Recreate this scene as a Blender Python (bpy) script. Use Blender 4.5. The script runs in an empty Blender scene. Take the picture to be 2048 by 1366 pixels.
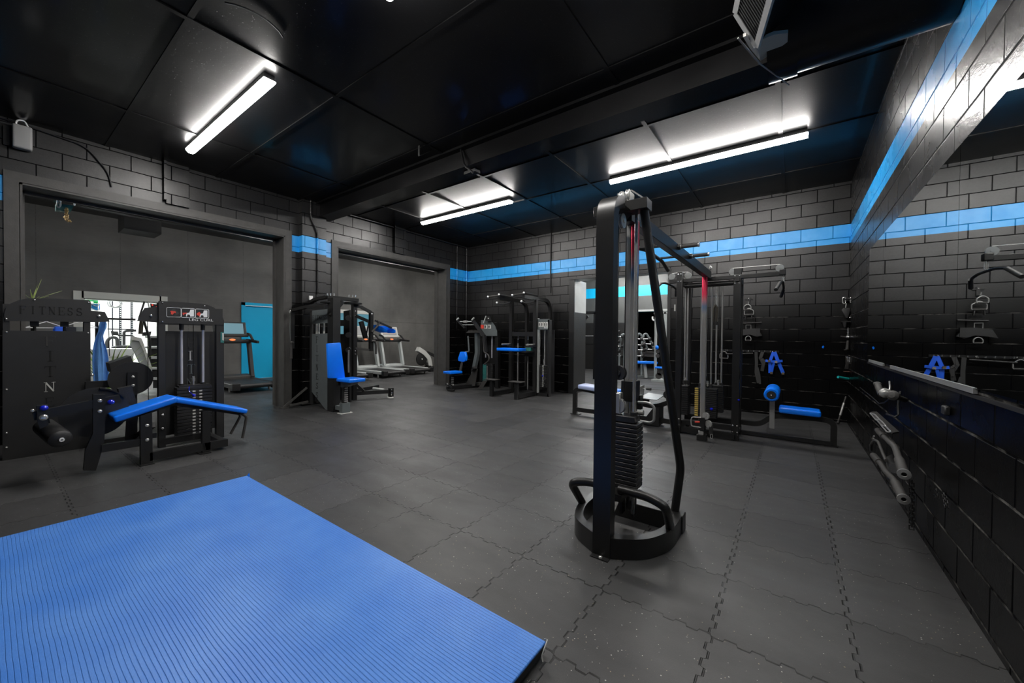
LAMP = 112.
import bpy, bmesh, math, random
from mathutils import Vector, Matrix
random.seed(7)
SC = bpy.context.scene
COL = SC.collection
PI = math.pi
# ---------------------------------------------------------------- camera (measured from the room's vanishing points)
FPX, YAW, PIT, ROL, CH = 767.43, 0.6310, -0.01377, 0.00895, 1.30
_F = Vector((-math.sin(YAW)*math.cos(PIT), math.cos(YAW)*math.cos(PIT), math.sin(PIT)))
_R0 = Vector((math.cos(YAW), math.sin(YAW), 0))
_U0 = _R0.cross(_F)
_R = _R0*math.cos(ROL) + _U0*math.sin(ROL)
_U = -_R0*math.sin(ROL) + _U0*math.cos(ROL)
CAM = Vector((0, 0, CH))
cd = bpy.data.cameras.new('camera'); cam = bpy.data.objects.new('camera', cd); COL.objects.link(cam)
cd.sensor_width = 36; cd.lens = FPX/2048*36; cd.clip_start = 0.05; cd.clip_end = 100
cam.matrix_world = Matrix(((_R.x, _U.x, -_F.x, 0), (_R.y, _U.y, -_F.y, 0), (_R.z, _U.z, -_F.z, CH), (0, 0, 0, 1)))
SC.camera = cam
def pt(u, v, x=None, y=None, z=None):
    """world point measured in the photograph on a known plane (wall, floor, face of a machine)"""
    d = _F + _R*((u-1024)/FPX) - _U*((v-683)/FPX)
    i, val = (0, x) if x is not None else (1, y) if y is not None else (2, z)
    return CAM + d*((val-CAM[i])/d[i])
# ---------------------------------------------------------------- mesh builder
class MB:
    def __init__(s): s.bm = bmesh.new()
    def box(s, a, b, bev=0):
        """axis aligned box between corners a and b"""
        a = Vector(a); b = Vector(b)
        lo = Vector([min(a[i], b[i]) for i in range(3)]); hi = Vector([max(a[i], b[i]) for i in range(3)])
        c = (lo+hi)/2; d = hi-lo
        m = Matrix.Translation(c) @ Matrix.Diagonal((max(d.x, 1e-4), max(d.y, 1e-4), max(d.z, 1e-4), 1))
        g = bmesh.ops.create_cube(s.bm, size=1, matrix=m)
        if bev: s._bev(g['verts'], bev, 1 if bev < .009 else 3)
        return s
    def _bev(s, vs, bev, seg=2):
        es = list({e for v in vs for e in v.link_edges})
        bmesh.ops.bevel(s.bm, geom=es, offset=bev, segments=seg, affect='EDGES', profile=0.6)
    def bar(s, p, q, w, h=None, up=(0, 0, 1), bev=0):
        """rectangular section bar from p to q; w across, h along 'up'"""
        p = Vector(p); q = Vector(q); h = h or w
        z = (q-p); L = z.length
        if L < 1e-6: return s
        z.normalize(); up = Vector(up)
        if abs(z.dot(up)) > 0.98: up = Vector((0, 1, 0)) if abs(z.y) < .9 else Vector((1, 0, 0))
        x = up.cross(z).normalized(); y = z.cross(x)
        m = Matrix(((x.x, y.x, z.x, 0), (x.y, y.y, z.y, 0), (x.z, y.z, z.z, 0), (0, 0, 0, 1)))
        m = Matrix.Translation((p+q)/2) @ m @ Matrix.Diagonal((w, h, L, 1))
        g = bmesh.ops.create_cube(s.bm, size=1, matrix=m)
        if bev: s._bev(g['verts'], bev, 1 if bev < .009 else 3)
        return s
    def cyl(s, p, q, r, r2=None, seg=20, cap=True):
        p = Vector(p); q = Vector(q); z = q-p; L = z.length
        if L < 1e-6: return s
        rot = z.to_track_quat('Z', 'Y').to_matrix().to_4x4()
        bmesh.ops.create_cone(s.bm, cap_ends=cap, segments=seg, radius1=r, radius2=r if r2 is None else r2, depth=L,
                              matrix=Matrix.Translation((p+q)/2) @ rot)
        return s
    def sph(s, c, r, sc=(1, 1, 1), seg=16):
        bmesh.ops.create_uvsphere(s.bm, u_segments=seg, v_segments=max(6, seg//2), radius=r,
                                  matrix=Matrix.Translation(Vector(c)) @ Matrix.Diagonal((*sc, 1)))
        return s
    def tube(s, pts, r, seg=12, fil=0, n=6, closed=False, sec=None, up=None):
        """swept tube through pts; fil rounds the corners; sec=(w,h) gives a rectangular section"""
        P = [Vector(p) for p in pts]
        if fil and len(P) > 2:
            Q = [] if closed else [P[0]]
            N = len(P)
            rng = range(N) if closed else range(1, N-1)
            for i in rng:
                a, b, c = P[(i-1) % N], P[i], P[(i+1) % N]
                d1 = (a-b); d2 = (c-b); f = min(fil, d1.length*.49, d2.length*.49)
                p0 = b+d1.normalized()*f; p1 = b+d2.normalized()*f
                for k in range(n+1):
                    t = k/n; Q.append(p0*(1-t)**2 + b*2*t*(1-t) + p1*t*t)
            if not closed: Q.append(P[-1])
            P = Q
        R = []
        N = len(P); prev = None
        for i in range(N):
            if closed: t = (P[(i+1) % N]-P[i-1])
            else: t = P[min(i+1, N-1)]-P[max(i-1, 0)]
            t = t.normalized() if t.length > 1e-9 else Vector((0, 0, 1))
            if up is not None:
                u = Vector(up); u = (u - t*u.dot(t)); u = u.normalized() if u.length > 1e-6 else t.orthogonal().normalized()
            elif prev is None: u = t.orthogonal().normalized()
            else:
                u = prev - t*prev.dot(t); u = u.normalized() if u.length > 1e-6 else t.orthogonal().normalized()
            prev = u; w = t.cross(u)
            if sec:
                a, b = sec[0]/2, sec[1]/2
                ring = [s.bm.verts.new(P[i]+w*x+u*y) for x, y in ((a, b), (-a, b), (-a, -b), (a, -b))]
            else:
                ring = [s.bm.verts.new(P[i]+(u*math.cos(2*PI*k/seg)+w*math.sin(2*PI*k/seg))*r) for k in range(seg)]
            R.append(ring)
        m = len(R[0])
        for i in range(N if closed else N-1):
            A, B = R[i], R[(i+1) % N]
            for k in range(m): s.bm.faces.new((A[k], A[(k+1) % m], B[(k+1) % m], B[k]))
        if not closed:
            s.bm.faces.new(R[0][::-1]); s.bm.faces.new(R[-1])
        return s
    def prism(s, poly, d, bev=0):
        """planar polygon (3D points) extruded by vector d"""
        vs = [s.bm.verts.new(Vector(p)) for p in poly]; d = Vector(d)
        f = s.bm.faces.new(vs); g = bmesh.ops.extrude_face_region(s.bm, geom=[f])
        nv = [e for e in g['geom'] if isinstance(e, bmesh.types.BMVert)]
        bmesh.ops.translate(s.bm, verts=nv, vec=d)
        if bev: s._bev(vs+nv, bev)
        return s
    def lathe(s, c, axis, prof, seg=32):
        """prof = [(distance along axis, radius)...]"""
        c = Vector(c); ax = Vector(axis).normalized(); u = ax.orthogonal().normalized(); w = ax.cross(u)
        R = []
        for h, r in prof:
            R.append([s.bm.verts.new(c+ax*h+(u*math.cos(2*PI*k/seg)+w*math.sin(2*PI*k/seg))*max(r, 1e-4)) for k in range(seg)])
        for A, B in zip(R, R[1:]):
            for k in range(seg): s.bm.faces.new((A[k], A[(k+1) % seg], B[(k+1) % seg], B[k]))
        return s
    def pad(s, c, X, Y, Z, bev=.02, seg=4):
        """upholstered pad: centre c, full-size edge vectors X, Y, Z with rounded edges"""
        c = Vector(c); X = Vector(X); Y = Vector(Y); Z = Vector(Z)
        m = Matrix(((X.x, Y.x, Z.x, c.x), (X.y, Y.y, Z.y, c.y), (X.z, Y.z, Z.z, c.z), (0, 0, 0, 1)))
        g = bmesh.ops.create_cube(s.bm, size=1, matrix=m)
        s._bev(g['verts'], bev, seg); return s
    def mesh(s, name, smooth=True):
        bmesh.ops.recalc_face_normals(s.bm, faces=s.bm.faces)
        me = bpy.data.meshes.new(name); s.bm.to_mesh(me); s.bm.free()
        if smooth:
            for p in me.polygons: p.use_smooth = True
            try: me.set_sharp_from_angle(angle=math.radians(40))
            except Exception: pass
        return me
    def out(s, name, mat, parent=None, label=None, org=None, **kw):
        me = s.mesh(name); o = bpy.data.objects.new(name, me); COL.objects.link(o)
        me.materials.append(mat)
        if org is None and parent is None:
            cs = [v.co for v in me.vertices]
            org = Vector(((min(c.x for c in cs)+max(c.x for c in cs))/2, (min(c.y for c in cs)+max(c.y for c in cs))/2, min(c.z for c in cs)))
        if parent is not None:
            o.parent = parent
            pw = Vector((0, 0, 0)); q = parent
            while q is not None: pw += q.location; q = q.parent
            me.transform(Matrix.Translation(-pw))
        elif org is not None:
            me.transform(Matrix.Translation(-Vector(org))); o.location = org
        if label: o['label'] = label
        for k, v in kw.items(): o[k] = v
        return o
def thing(name, label, cat, loc, group=None):
    o = bpy.data.objects.new(name, None); COL.objects.link(o); o.location = loc; o.empty_display_size = .1
    o['label'] = label; o['category'] = cat
    if group: o['group'] = group
    return o
def tag(o, label, cat, group=None):
    o['label'] = label; o['category'] = cat
    if group: o['group'] = group
    return o
def struct(mb, name, mat):
    o = mb.out(name, mat); o['kind'] = 'structure'; return o
_bolts = {}
def bolt(parent, p, axis='x+', r=.011, mat=None, name='bolt'):
    key = (axis, r)
    if key not in _bolts:
        d = {'x+': (1, 0, 0), 'x-': (-1, 0, 0), 'y-': (0, -1, 0), 'y+': (0, 1, 0), 'z+': (0, 0, 1), 'z-': (0, 0, -1)}[axis]
        b = MB(); b.lathe((0, 0, 0), d, [(-.004, r), (.002, r), (.006, r*.85), (.009, r*.45), (.0095, .0002)], 12)
        me = b.mesh('bolt'); me.materials.append(mat or M['chrome']); _bolts[key] = me
    o = bpy.data.objects.new(name, _bolts[key]); COL.objects.link(o); o.parent = parent
    pw = Vector((0, 0, 0)); q = parent
    while q is not None: pw += q.location; q = q.parent
    o.location = Vector(p)-pw
    return o
def copy_tree(o, parent=None):
    c = o.copy(); COL.objects.link(c); c.parent = parent
    for ch in [x for x in bpy.data.objects if x.parent == o]: copy_tree(ch, c)
    return c
def lerp(a, b, t): return Vector(a)*(1-t)+Vector(b)*t
# lettering: serif strokes in a unit box (width .62, height 1)
def _arc(cx, cy, rx, ry, a0, a1, n=9):
    return [(cx+rx*math.cos(math.radians(a0+(a1-a0)*k/n)), cy+ry*math.sin(math.radians(a0+(a1-a0)*k/n))) for k in range(n+1)]
GL = {
 'F': [([(.14, 0), (.14, 1)], .11), ([(.02, .02), (.28, .02)], .04), ([(.02, .98), (.58, .98)], .05), ([(.57, .99), (.57, .80)], .035), ([(.14, .53), (.42, .53)], .045), ([(.42, .62), (.42, .44)], .03)],
 'I': [([(.31, 0), (.31, 1)], .11), ([(.17, .02), (.45, .02)], .04), ([(.17, .98), (.45, .98)], .04)],
 'T': [([(.31, 0), (.31, 1)], .11), ([(.18, .02), (.44, .02)], .04), ([(.03, .98), (.59, .98)], .05), ([(.04, .99), (.04, .8)], .035), ([(.58, .99), (.58, .8)], .035)],
 'N': [([(.1, 0), (.1, 1)], .05), ([(.1, .97), (.52, .03)], .12), ([(.52, 0), (.52, 1)], .05), ([(.0, .02), (.2, .02)], .035), ([(.42, .98), (.62, .98)], .035), ([(.0, .98), (.16, .98)], .035)],
 'E': [([(.14, 0), (.14, 1)], .11), ([(.02, .98), (.56, .98)], .05), ([(.02, .02), (.58, .02)], .05), ([(.55, .99), (.55, .80)], .035), ([(.57, .01), (.57, .22)], .035), ([(.14, .52), (.42, .52)], .045), ([(.42, .61), (.42, .43)], .03)],
 'S': [(_arc(.31, .74, .21, .23, 25, 270)+_arc(.31, .27, .23, .24, 90, -160)[1:], .08), ([(.52, .98), (.52, .74)], .03), ([(.08, .27), (.08, .02)], .03)],
 'A': [([(.05, 0), (.31, 1)], .06), ([(.57, 0), (.31, 1)], .1), ([(.14, .36), (.48, .36)], .05)],
}
def glyph(mb, ch, org, ax, up, size, depth, wide=1.0):
    """ribbon strokes of a letter; org lower-left, ax/up unit vectors, depth vector"""
    org = Vector(org); ax = Vector(ax)*size*wide; up = Vector(up)*size; n = Vector(depth)
    for st, w in GL[ch]:
        for (x0, y0), (x1, y1) in zip(st, st[1:]):
            p = org+ax*x0+up*y0; q = org+ax*x1+up*y1
            d = (q-p)
            if d.length < 1e-6: continue
            s = d.normalized().cross(n.normalized())*(w*size/2)
            e = d.normalized()*size*.008
            mb.prism([p-s-e, q-s+e, q+s+e, p+s-e], n)
def fonttext(txt, size, mat, name, parent, loc, rot, ext=.0008, label=None, sx=1.0):
    cu = bpy.data.curves.new(name, 'FONT'); cu.body = txt; cu.size = size; cu.extrude = ext; cu.align_x = 'CENTER'; cu.align_y = 'CENTER'
    tmp = bpy.data.objects.new(name, cu); COL.objects.link(tmp)
    me = bpy.data.meshes.new_from_object(tmp); COL.objects.unlink(tmp); bpy.data.objects.remove(tmp)
    me.materials.clear(); me.materials.append(mat)
    o = bpy.data.objects.new(name, me); COL.objects.link(o)
    me.transform(rot.to_4x4() @ Matrix.Diagonal((sx, 1, 1, 1)))
    pw = Vector((0, 0, 0)); q = parent
    while q is not None: pw += q.location; q = q.parent
    o.parent = parent; o.location = Vector(loc)-pw
    if label: o['label'] = label
    return o
def basis(x, y):
    x = Vector(x).normalized(); y = Vector(y).normalized(); z = x.cross(y)
    return Matrix(((x.x, y.x, z.x), (x.y, y.y, z.y), (x.z, y.z, z.z)))
# ---------------------------------------------------------------- materials
M = {}
class NT:
    def __init__(s, name):
        s.m = bpy.data.materials.new(name); s.m.use_nodes = True; s.t = s.m.node_tree
        s.b = s.t.nodes['Principled BSDF']; s.o = s.t.nodes['Material Output']
    def n(s, typ, **kw):
        x = s.t.nodes.new(typ)
        for k, v in kw.items():
            if k.startswith('i_'):
                key = k[2:]; key = int(key) if key.isdigit() else key.replace('_', ' ')
                x.inputs[key].default_value = v
            else: setattr(x, k, v)
        return x
    def l(s, a, b): s.t.links.new(a, b)
    def math(s, op, a, b=None, c=None, clamp=False):
        x = s.n('ShaderNodeMath', operation=op); x.use_clamp = clamp
        for i, v in enumerate((a, b, c)):
            if v is None: continue
            if isinstance(v, (int, float)): x.inputs[i].default_value = v
            else: s.l(v, x.inputs[i])
        return x.outputs[0]
    def mix(s, f, a, b):
        x = s.n('ShaderNodeMix', data_type='RGBA')
        for i, v in ((0, f), (6, a), (7, b)):
            if isinstance(v, (int, float)): x.inputs[i].default_value = v
            elif isinstance(v, tuple): x.inputs[i].default_value = (*v, 1) if len(v) == 3 else v
            else: s.l(v, x.inputs[i])
        return x.outputs[2]
    def pos(s):
        g = s.n('ShaderNodeNewGeometry'); return g.outputs['Position']
    def sep(s, v):
        x = s.n('ShaderNodeSeparateXYZ'); s.l(v, x.inputs[0]); return x.outputs
    def comb(s, a, b, c=0):
        x = s.n('ShaderNodeCombineXYZ')
        for i, v in enumerate((a, b, c)):
            if isinstance(v, (int, float)): x.inputs[i].default_value = v
            else: s.l(v, x.inputs[i])
        return x.outputs[0]
    def noise(s, vec, scale, detail=3, rough=.5):
        x = s.n('ShaderNodeTexNoise'); s.l(vec, x.inputs['Vector']); x.inputs['Scale'].default_value = scale
        x.inputs['Detail'].default_value = detail; x.inputs['Roughness'].default_value = rough; return x.outputs[0]
    def ramp(s, f, a, b, va=0., vb=1.):
        x = s.n('ShaderNodeMapRange'); s.l(f, x.inputs[0]); x.inputs[1].default_value = a; x.inputs[2].default_value = b
        x.inputs[3].default_value = va; x.inputs[4].default_value = vb; x.clamp = True; return x.outputs[0]
    def bump(s, h, dist, strength=1., nrm=None):
        x = s.n('ShaderNodeBump'); s.l(h, x.inputs['Height']); x.inputs['Distance'].default_value = dist; x.inputs['Strength'].default_value = strength
        if nrm is not None: s.l(nrm, x.inputs['Normal'])
        s.l(x.outputs[0], s.b.inputs['Normal']); return x.outputs[0]
    def setc(s, c):
        if isinstance(c, tuple): s.b.inputs['Base Color'].default_value = (*c, 1)
        else: s.l(c, s.b.inputs['Base Color'])
    def rough(s, r):
        if isinstance(r, (int, float)): s.b.inputs['Roughness'].default_value = r
        else: s.l(r, s.b.inputs['Roughness'])
def simple(key, col, rough=.5, metal=0., spec=.5, coat=0., nscale=0, nbump=0., var=0.):
    t = NT(key); t.rough(rough); t.b.inputs['Metallic'].default_value = metal
    t.b.inputs['Specular IOR Level'].default_value = spec; t.b.inputs['Coat Weight'].default_value = coat
    t.b.inputs['Coat Roughness'].default_value = .08
    tc = t.n('ShaderNodeTexCoord').outputs['Object']
    if var:
        f = t.noise(tc, 9, 3); t.setc(t.mix(t.ramp(f, .3, .7), tuple(c*(1-var) for c in col), tuple(min(1, c*(1+var)) for c in col)))
    else: t.setc(col)
    if nscale: t.bump(t.noise(tc, nscale, 2), nbump)
    M[key] = t.m; return t.m
simple('steel', (.009, .009, .0093), .42, nscale=350, nbump=.0004, var=.12)
simple('steel_dark', (.010, .010, .011), .5, nscale=350, nbump=.0004, var=.1)
simple('shroud', (.015, .015, .0153), .5, nscale=300, nbump=.0003, var=.08)
simple('shroud_grey', (.10, .115, .118), .5, nscale=300, nbump=.0003, var=.06)
simple('tower_steel', (.013, .0128, .0125), .34, nscale=300, nbump=.0004, var=.1)
simple('trim_steel', (.055, .053, .050), .5, nscale=60, nbump=.0006, var=.15)
simple('rubber', (.012, .012, .012), .55, nscale=500, nbump=.0003)
simple('foam', (.018, .018, .019), .45, nscale=120, nbump=.001)
simple('plate', (.016, .016, .017), .45, nscale=200, nbump=.0005, var=.15)
simple('grip', (.036, .034, .032), .6, nscale=500, nbump=.0006)
simple('cable', (.008, .008, .008), .35)
simple('chrome', (.72, .72, .70), .22, metal=.75)
simple('chrome_dull', (.38, .38, .37), .3, metal=.5, var=.1)
simple('silver', (.50, .51, .50), .35, metal=.7)
simple('silver_plastic', (.42, .44, .43), .4)
simple('alu', (.55, .56, .56), .4, metal=.8)
simple('vinyl', (.001, .19, .95), .28, nscale=260, nbump=.0008, coat=.25)
simple('vinyl_glare', (.42, .50, .78), .3, nscale=260, nbump=.0005, coat=.5)  # blue seat vinyl with the glare put into its colour
simple('blue_knob', (.01, .02, .55), .15, coat=.6)
simple('blue_strap', (.003, .10, .72), .6, nscale=600, nbump=.0006)
simple('black_strap', (.022, .022, .022), .75, nscale=600, nbump=.0006)
simple('teal', (.01, .34, .33), .4)
simple('teal_paint', (.03, .16, .15), .45, var=.2)
simple('rod', (.62, .62, .68), .25, metal=.3)
simple('brass', (.75, .55, .28), .3, metal=1.)
simple('gold', (.62, .44, .12), .4)
simple('white_paint', (.72, .73, .68), .45)
simple('white', (.8, .8, .8), .4)
simple('offwhite', (.55, .55, .52), .5)
simple('grey_plastic', (.30, .30, .295), .45)
simple('grey_wall', (.30, .32, .31), .6)
simple('green_sign', (.05, .62, .18), .4)
simple('blue_sign', (.02, .28, .72), .4)
simple('red', (.65, .06, .04), .4)
simple('black', (.004, .004, .004), .6)
simple('letter', (.003, .003, .003), .8)
simple('leaf', (.23, .36, .06), .45, var=.4)
simple('leaf_pale', (.42, .52, .18), .45, var=.3)
simple('hoodie', (.10, .27, .62), .85, nscale=90, nbump=.002, var=.15)
simple('dark_cloth', (.02, .022, .03), .9)
simple('hair_rope', (.05, .045, .035), .9, nscale=200, nbump=.002)
simple('number_gold', (.55, .40, .10), .45)
def emis(key, col, st):
    t = NT(key); t.setc((0, 0, 0)); t.b.inputs['Emission Color'].default_value = (*col, 1); t.b.inputs['Emission Strength'].default_value = st
    M[key] = t.m
emis('tube', (1., .97, .93), LAMP)
emis('tube_far', (1., .98, .95), LAMP*1.25)
emis('tube_dim', (1., .98, .95), LAMP*.5)
emis('tube_bright', (.95, 1., 1.), LAMP*2.2)
emis('screen', (.25, .5, .6), .5)
emis('led_red', (1., .05, .03), 2.)
emis('led_orange', (1., .25, .08), 1.2)
# ---- painted concrete block
COURSE, BLOCK, ZOFF = .2035, .4065, .035
def blockwall(key, axis, stripe=True, off=0., pit=1., lowz=1.86, ms=.0065, r0=.34, r1=.48):
    t = NT(key); X, Y, Z = t.sep(t.pos())
    along = X if axis == 'x' else Y
    wob = t.noise(t.pos(), 2.2, 2)
    zz = t.math('ADD', t.math('SUBTRACT', Z, ZOFF), t.math('MULTIPLY', t.math('SUBTRACT', wob, .5), .012))
    aa = t.math('ADD', along, off)
    vec = t.comb(aa, zz, 0)
    br = t.n('ShaderNodeTexBrick'); t.l(vec, br.inputs['Vector'])
    br.offset = .5; br.squash = 1; br.inputs['Scale'].default_value = 1
    br.inputs['Mortar Size'].default_value = ms; br.inputs['Mortar Smooth'].default_value = .6
    br.inputs['Bias'].default_value = 0; br.inputs['Brick Width'].default_value = BLOCK; br.inputs['Row Height'].default_value = COURSE
    mort = br.outputs['Fac']
    per = br.outputs['Color']; br.inputs['Color1'].default_value = (.1, .1, .1, 1); br.inputs['Color2'].default_value = (.9, .9, .9, 1)
    pv = t.n('ShaderNodeRGBToBW'); t.l(per, pv.inputs[0])
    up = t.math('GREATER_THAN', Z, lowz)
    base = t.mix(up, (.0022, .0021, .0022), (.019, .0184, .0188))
    big = t.noise(t.pos(), 1.3, 4, .6)
    base = t.mix(t.ramp(big, .3, .75, 0, .35), base, t.mix(up, (.0015, .0015, .0015), (.014, .014, .015)))
    fine = t.noise(t.pos(), 38, 4, .7)
    base = t.mix(t.math('MULTIPLY', t.math('SUBTRACT', 1., pv.outputs[0]), .35), base, (.003, .003, .003))
    base = t.mix(t.ramp(fine, .35, .65, 0, .45), base, (.002, .002, .002))
    if stripe:
        s = t.math('MULTIPLY', t.math('GREATER_THAN', Z, 2.795), t.math('LESS_THAN', Z, 3.085))
        blue = t.mix(t.ramp(t.noise(t.pos(), 5, 4), .35, .7), (.012, .35, .84), (.05, .42, .90))
        base = t.mix(s, base, blue)
    glint = t.math('MULTIPLY', t.math('MULTIPLY', mort, t.math('SUBTRACT', 1., up)), t.ramp(t.noise(t.pos(), 6, 4, .6), .42, .62))  # glossy highlights along the lower mortar joints, painted as pale lines
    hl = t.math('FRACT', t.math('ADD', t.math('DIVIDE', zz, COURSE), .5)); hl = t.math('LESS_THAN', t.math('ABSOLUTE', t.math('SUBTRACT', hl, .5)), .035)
    glint = t.math('MULTIPLY', glint, t.math('ADD', t.math('MULTIPLY', hl, .92), .08))
    base = t.mix(glint, base, (.11, .106, .10))
    mort2 = t.math('MULTIPLY', mort, t.math('SUBTRACT', 1., glint)); mort0 = mort; mort = mort2
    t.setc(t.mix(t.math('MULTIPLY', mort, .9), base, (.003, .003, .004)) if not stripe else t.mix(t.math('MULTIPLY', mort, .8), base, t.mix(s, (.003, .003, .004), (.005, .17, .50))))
    t.rough(t.math('ADD', t.ramp(big, .3, .7, r0, r1), t.math('MULTIPLY', mort0, .4)))
    pits = t.noise(t.pos(), 75, 4, .65); med = t.noise(t.pos(), 16, 3)
    mort = mort0
    h = t.math('ADD', t.math('MULTIPLY', mort, -1.), t.math('ADD', t.math('MULTIPLY', pits, .10*pit), t.math('MULTIPLY', med, .18)))
    h = t.math('ADD', h, t.math('MULTIPLY', t.ramp(t.noise(t.pos(), 140, 2, .6), .66, .74), .10*pit if pit > 1 else 0.))
    t.bump(h, .006, 1.)
    t.l(t.math('MULTIPLY', t.ramp(Z, lowz-.6, lowz+.3, .10, .6), t.math('SUBTRACT', 1., t.math('MULTIPLY', mort0, .92))), t.b.inputs['Specular IOR Level'])
    M[key] = t.m
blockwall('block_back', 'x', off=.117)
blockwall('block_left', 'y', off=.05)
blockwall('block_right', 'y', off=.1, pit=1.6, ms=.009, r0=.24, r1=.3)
# ---- interlocking rubber floor tiles
def floor_mat():
    t = NT('rubber_tiles'); X, Y, Z = t.sep(t.pos()); S = .5
    u = t.math('DIVIDE', t.math('SUBTRACT', X, -4.2687), S); v = t.math('DIVIDE', t.math('SUBTRACT', Y, 2.3602), S)
    def wave(a):
        w = t.math('SINE', t.math('MULTIPLY', a, 2*PI*5)); return t.math('MULTIPLY', t.math('MAXIMUM', t.math('MINIMUM', t.math('MULTIPLY', w, 6.), 1.), -1.), .018)
    uu = t.math('ADD', u, wave(v)); vv = t.math('ADD', v, wave(u))
    def dist(a):
        fr = t.math('FRACT', a); return t.math('MINIMUM', fr, t.math('SUBTRACT', 1., fr))
    d = t.math('MINIMUM', dist(uu), dist(vv))
    br = t.noise(t.comb(X, Y, 0), 1.1, 3)
    seam = t.math('MULTIPLY', t.ramp(d, .0035, .010, 1, 0), t.ramp(t.noise(t.comb(X, Y, 0), 3.3, 3), .30, .5))
    cell = t.comb(t.math('FLOOR', uu), t.math('FLOOR', vv), 0)
    wn = t.n('ShaderNodeTexWhiteNoise'); t.l(cell, wn.inputs['Vector']); tv = wn.outputs['Value']
    scuff = t.noise(t.comb(t.math('MULTIPLY', X, 1.), t.math('MULTIPLY', Y, 2.2), 0), 1.4, 5, .6)
    f = t.math('ADD', t.math('MULTIPLY', tv, .5), t.math('MULTIPLY', t.ramp(scuff, .3, .7), .5))
    base = t.mix(f, (.024, .024, .0243), (.064, .064, .065))
    grain = t.noise(t.comb(X, Y, 0), 260, 2, .7)
    base = t.mix(t.ramp(grain, .35, .7, 0, .35), base, (.035, .035, .036))
    vo = t.n('ShaderNodeTexVoronoi'); t.l(t.pos(), vo.inputs['Vector']); vo.inputs['Scale'].default_value = 80
    rc = t.n('ShaderNodeSeparateColor'); t.l(vo.outputs['Color'], rc.inputs[0])
    dens = t.ramp(t.math('ADD', t.math('MULTIPLY', tv, .5), t.math('MULTIPLY', t.noise(t.comb(X, Y, 0), 1.7, 2), .5)), .3, .7, .95, .74)
    spk = t.math('MULTIPLY', t.math('GREATER_THAN', rc.outputs[0], dens), t.math('LESS_THAN', vo.outputs['Distance'], t.math('MULTIPLY', rc.outputs[1], .24)))
    near = t.mix(rc.outputs[2], (.24, .20, .13), (.42, .41, .38))
    base = t.mix(spk, base, near)
    base = t.mix(seam, base, (.006, .006, .006))
    t.setc(base); t.rough(t.ramp(scuff, .3, .7, .52, .36))
    t.b.inputs['Specular IOR Level'].default_value = .45
    t.bump(t.math('ADD', t.math('MULTIPLY', seam, -1.), t.math('MULTIPLY', grain, .25)), .003)
    M['floor'] = t.m
floor_mat()
# ---- blue ribbed mat
def mat_mat():
    t = NT('ribbed_blue'); X, Y, Z = t.sep(t.pos())
    nz = t.noise(t.comb(X, Y, 0), 2.5, 4)
    yy = t.math('ADD', Y, t.math('MULTIPLY', nz, .02))
    rib = t.math('ABSOLUTE', t.math('SINE', t.math('MULTIPLY', yy, PI/.0148)))
    line = t.ramp(rib, .0, .36, 1, 0)
    base = t.mix(t.ramp(nz, .3, .7), (.035, .19, .66), (.10, .29, .76))
    fine = t.noise(t.comb(t.math('MULTIPLY', X, 4.), t.math('MULTIPLY', Y, 30.), 0), 12, 3, .7)
    fine2 = t.noise(t.comb(t.math('MULTIPLY', X, 30.), t.math('MULTIPLY', Y, 4.), 0), 12, 3, .7)
    ff = t.math('ADD', t.math('MULTIPLY', fine, .5), t.math('MULTIPLY', fine2, .5))
    base = t.mix(t.ramp(ff, .38, .62, 0, .45), base, (.02, .12, .48))
    base = t.mix(t.math('MULTIPLY', line, .34), base, (.012, .07, .33))
    t.setc(base); t.rough(.42)
    t.bump(t.math('ADD', t.math('MULTIPLY', line, -1.), t.math('MULTIPLY', ff, .5)), .0012)
    M['mat_blue'] = t.m
mat_mat()
# ---- painted plasterboard ceiling, plywood wall
def ceil_mat():
    t = NT('ceiling_black'); p = t.pos()
    n1 = t.noise(p, 1.2, 4); n2 = t.noise(p, 28, 3, .6); sp = t.ramp(t.noise(p, 60, 2), .70, .74)
    t.setc(t.mix(n1, (.002, .002, .0022), (.005, .005, .0055)))
    t.rough(t.ramp(n1, .3, .7, .30, .40)); t.b.inputs['Specular IOR Level'].default_value = .22; t.b.inputs['Coat Weight'].default_value = .20; t.b.inputs['Coat Roughness'].default_value = .1
    t.bump(t.math('ADD', t.math('MULTIPLY', n2, .35), t.math('ADD', sp, t.math('MULTIPLY', n1, 2.))), .0012)
    M['ceiling'] = t.m
ceil_mat()
def ply_mat():
    t = NT('painted_ply'); X, Y, Z = t.sep(t.pos())
    n1 = t.noise(t.pos(), .8, 5, .6); n2 = t.noise(t.comb(t.math('MULTIPLY', Y, 1.), t.math('MULTIPLY', Z, 7.), 0), 3.2, 5, .7)
    f = t.math('ADD', t.math('MULTIPLY', t.ramp(n1, .3, .7), .6), t.math('MULTIPLY', n2, .4))
    base = t.mix(f, (.075, .073, .069), (.21, .205, .19))
    s = t.math('FRACT', t.math('DIVIDE', t.math('ADD', Y, .62), 1.22)); j = t.ramp(t.math('MINIMUM', s, t.math('SUBTRACT', 1., s)), .002, .008, 1, 0)
    hj = t.ramp(t.math('ABSOLUTE', t.math('SUBTRACT', Z, t.math('ADD', 1.55, t.math('MULTIPLY', t.math('GREATER_THAN', Y, 6.), .25)))), .006, .02, 1, 0)
    jj = t.math('MULTIPLY', t.math('MAXIMUM', j, hj), t.ramp(n2, .35, .6))
    t.setc(t.mix(t.math('MULTIPLY', jj, .6), base, (.02, .02, .018))); t.rough(t.ramp(n2, .3, .7, .38, .6))
    t.bump(t.math('ADD', n2, t.math('MULTIPLY', jj, -1.)), .002)
    M['ply'] = t.m
ply_mat()
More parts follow.
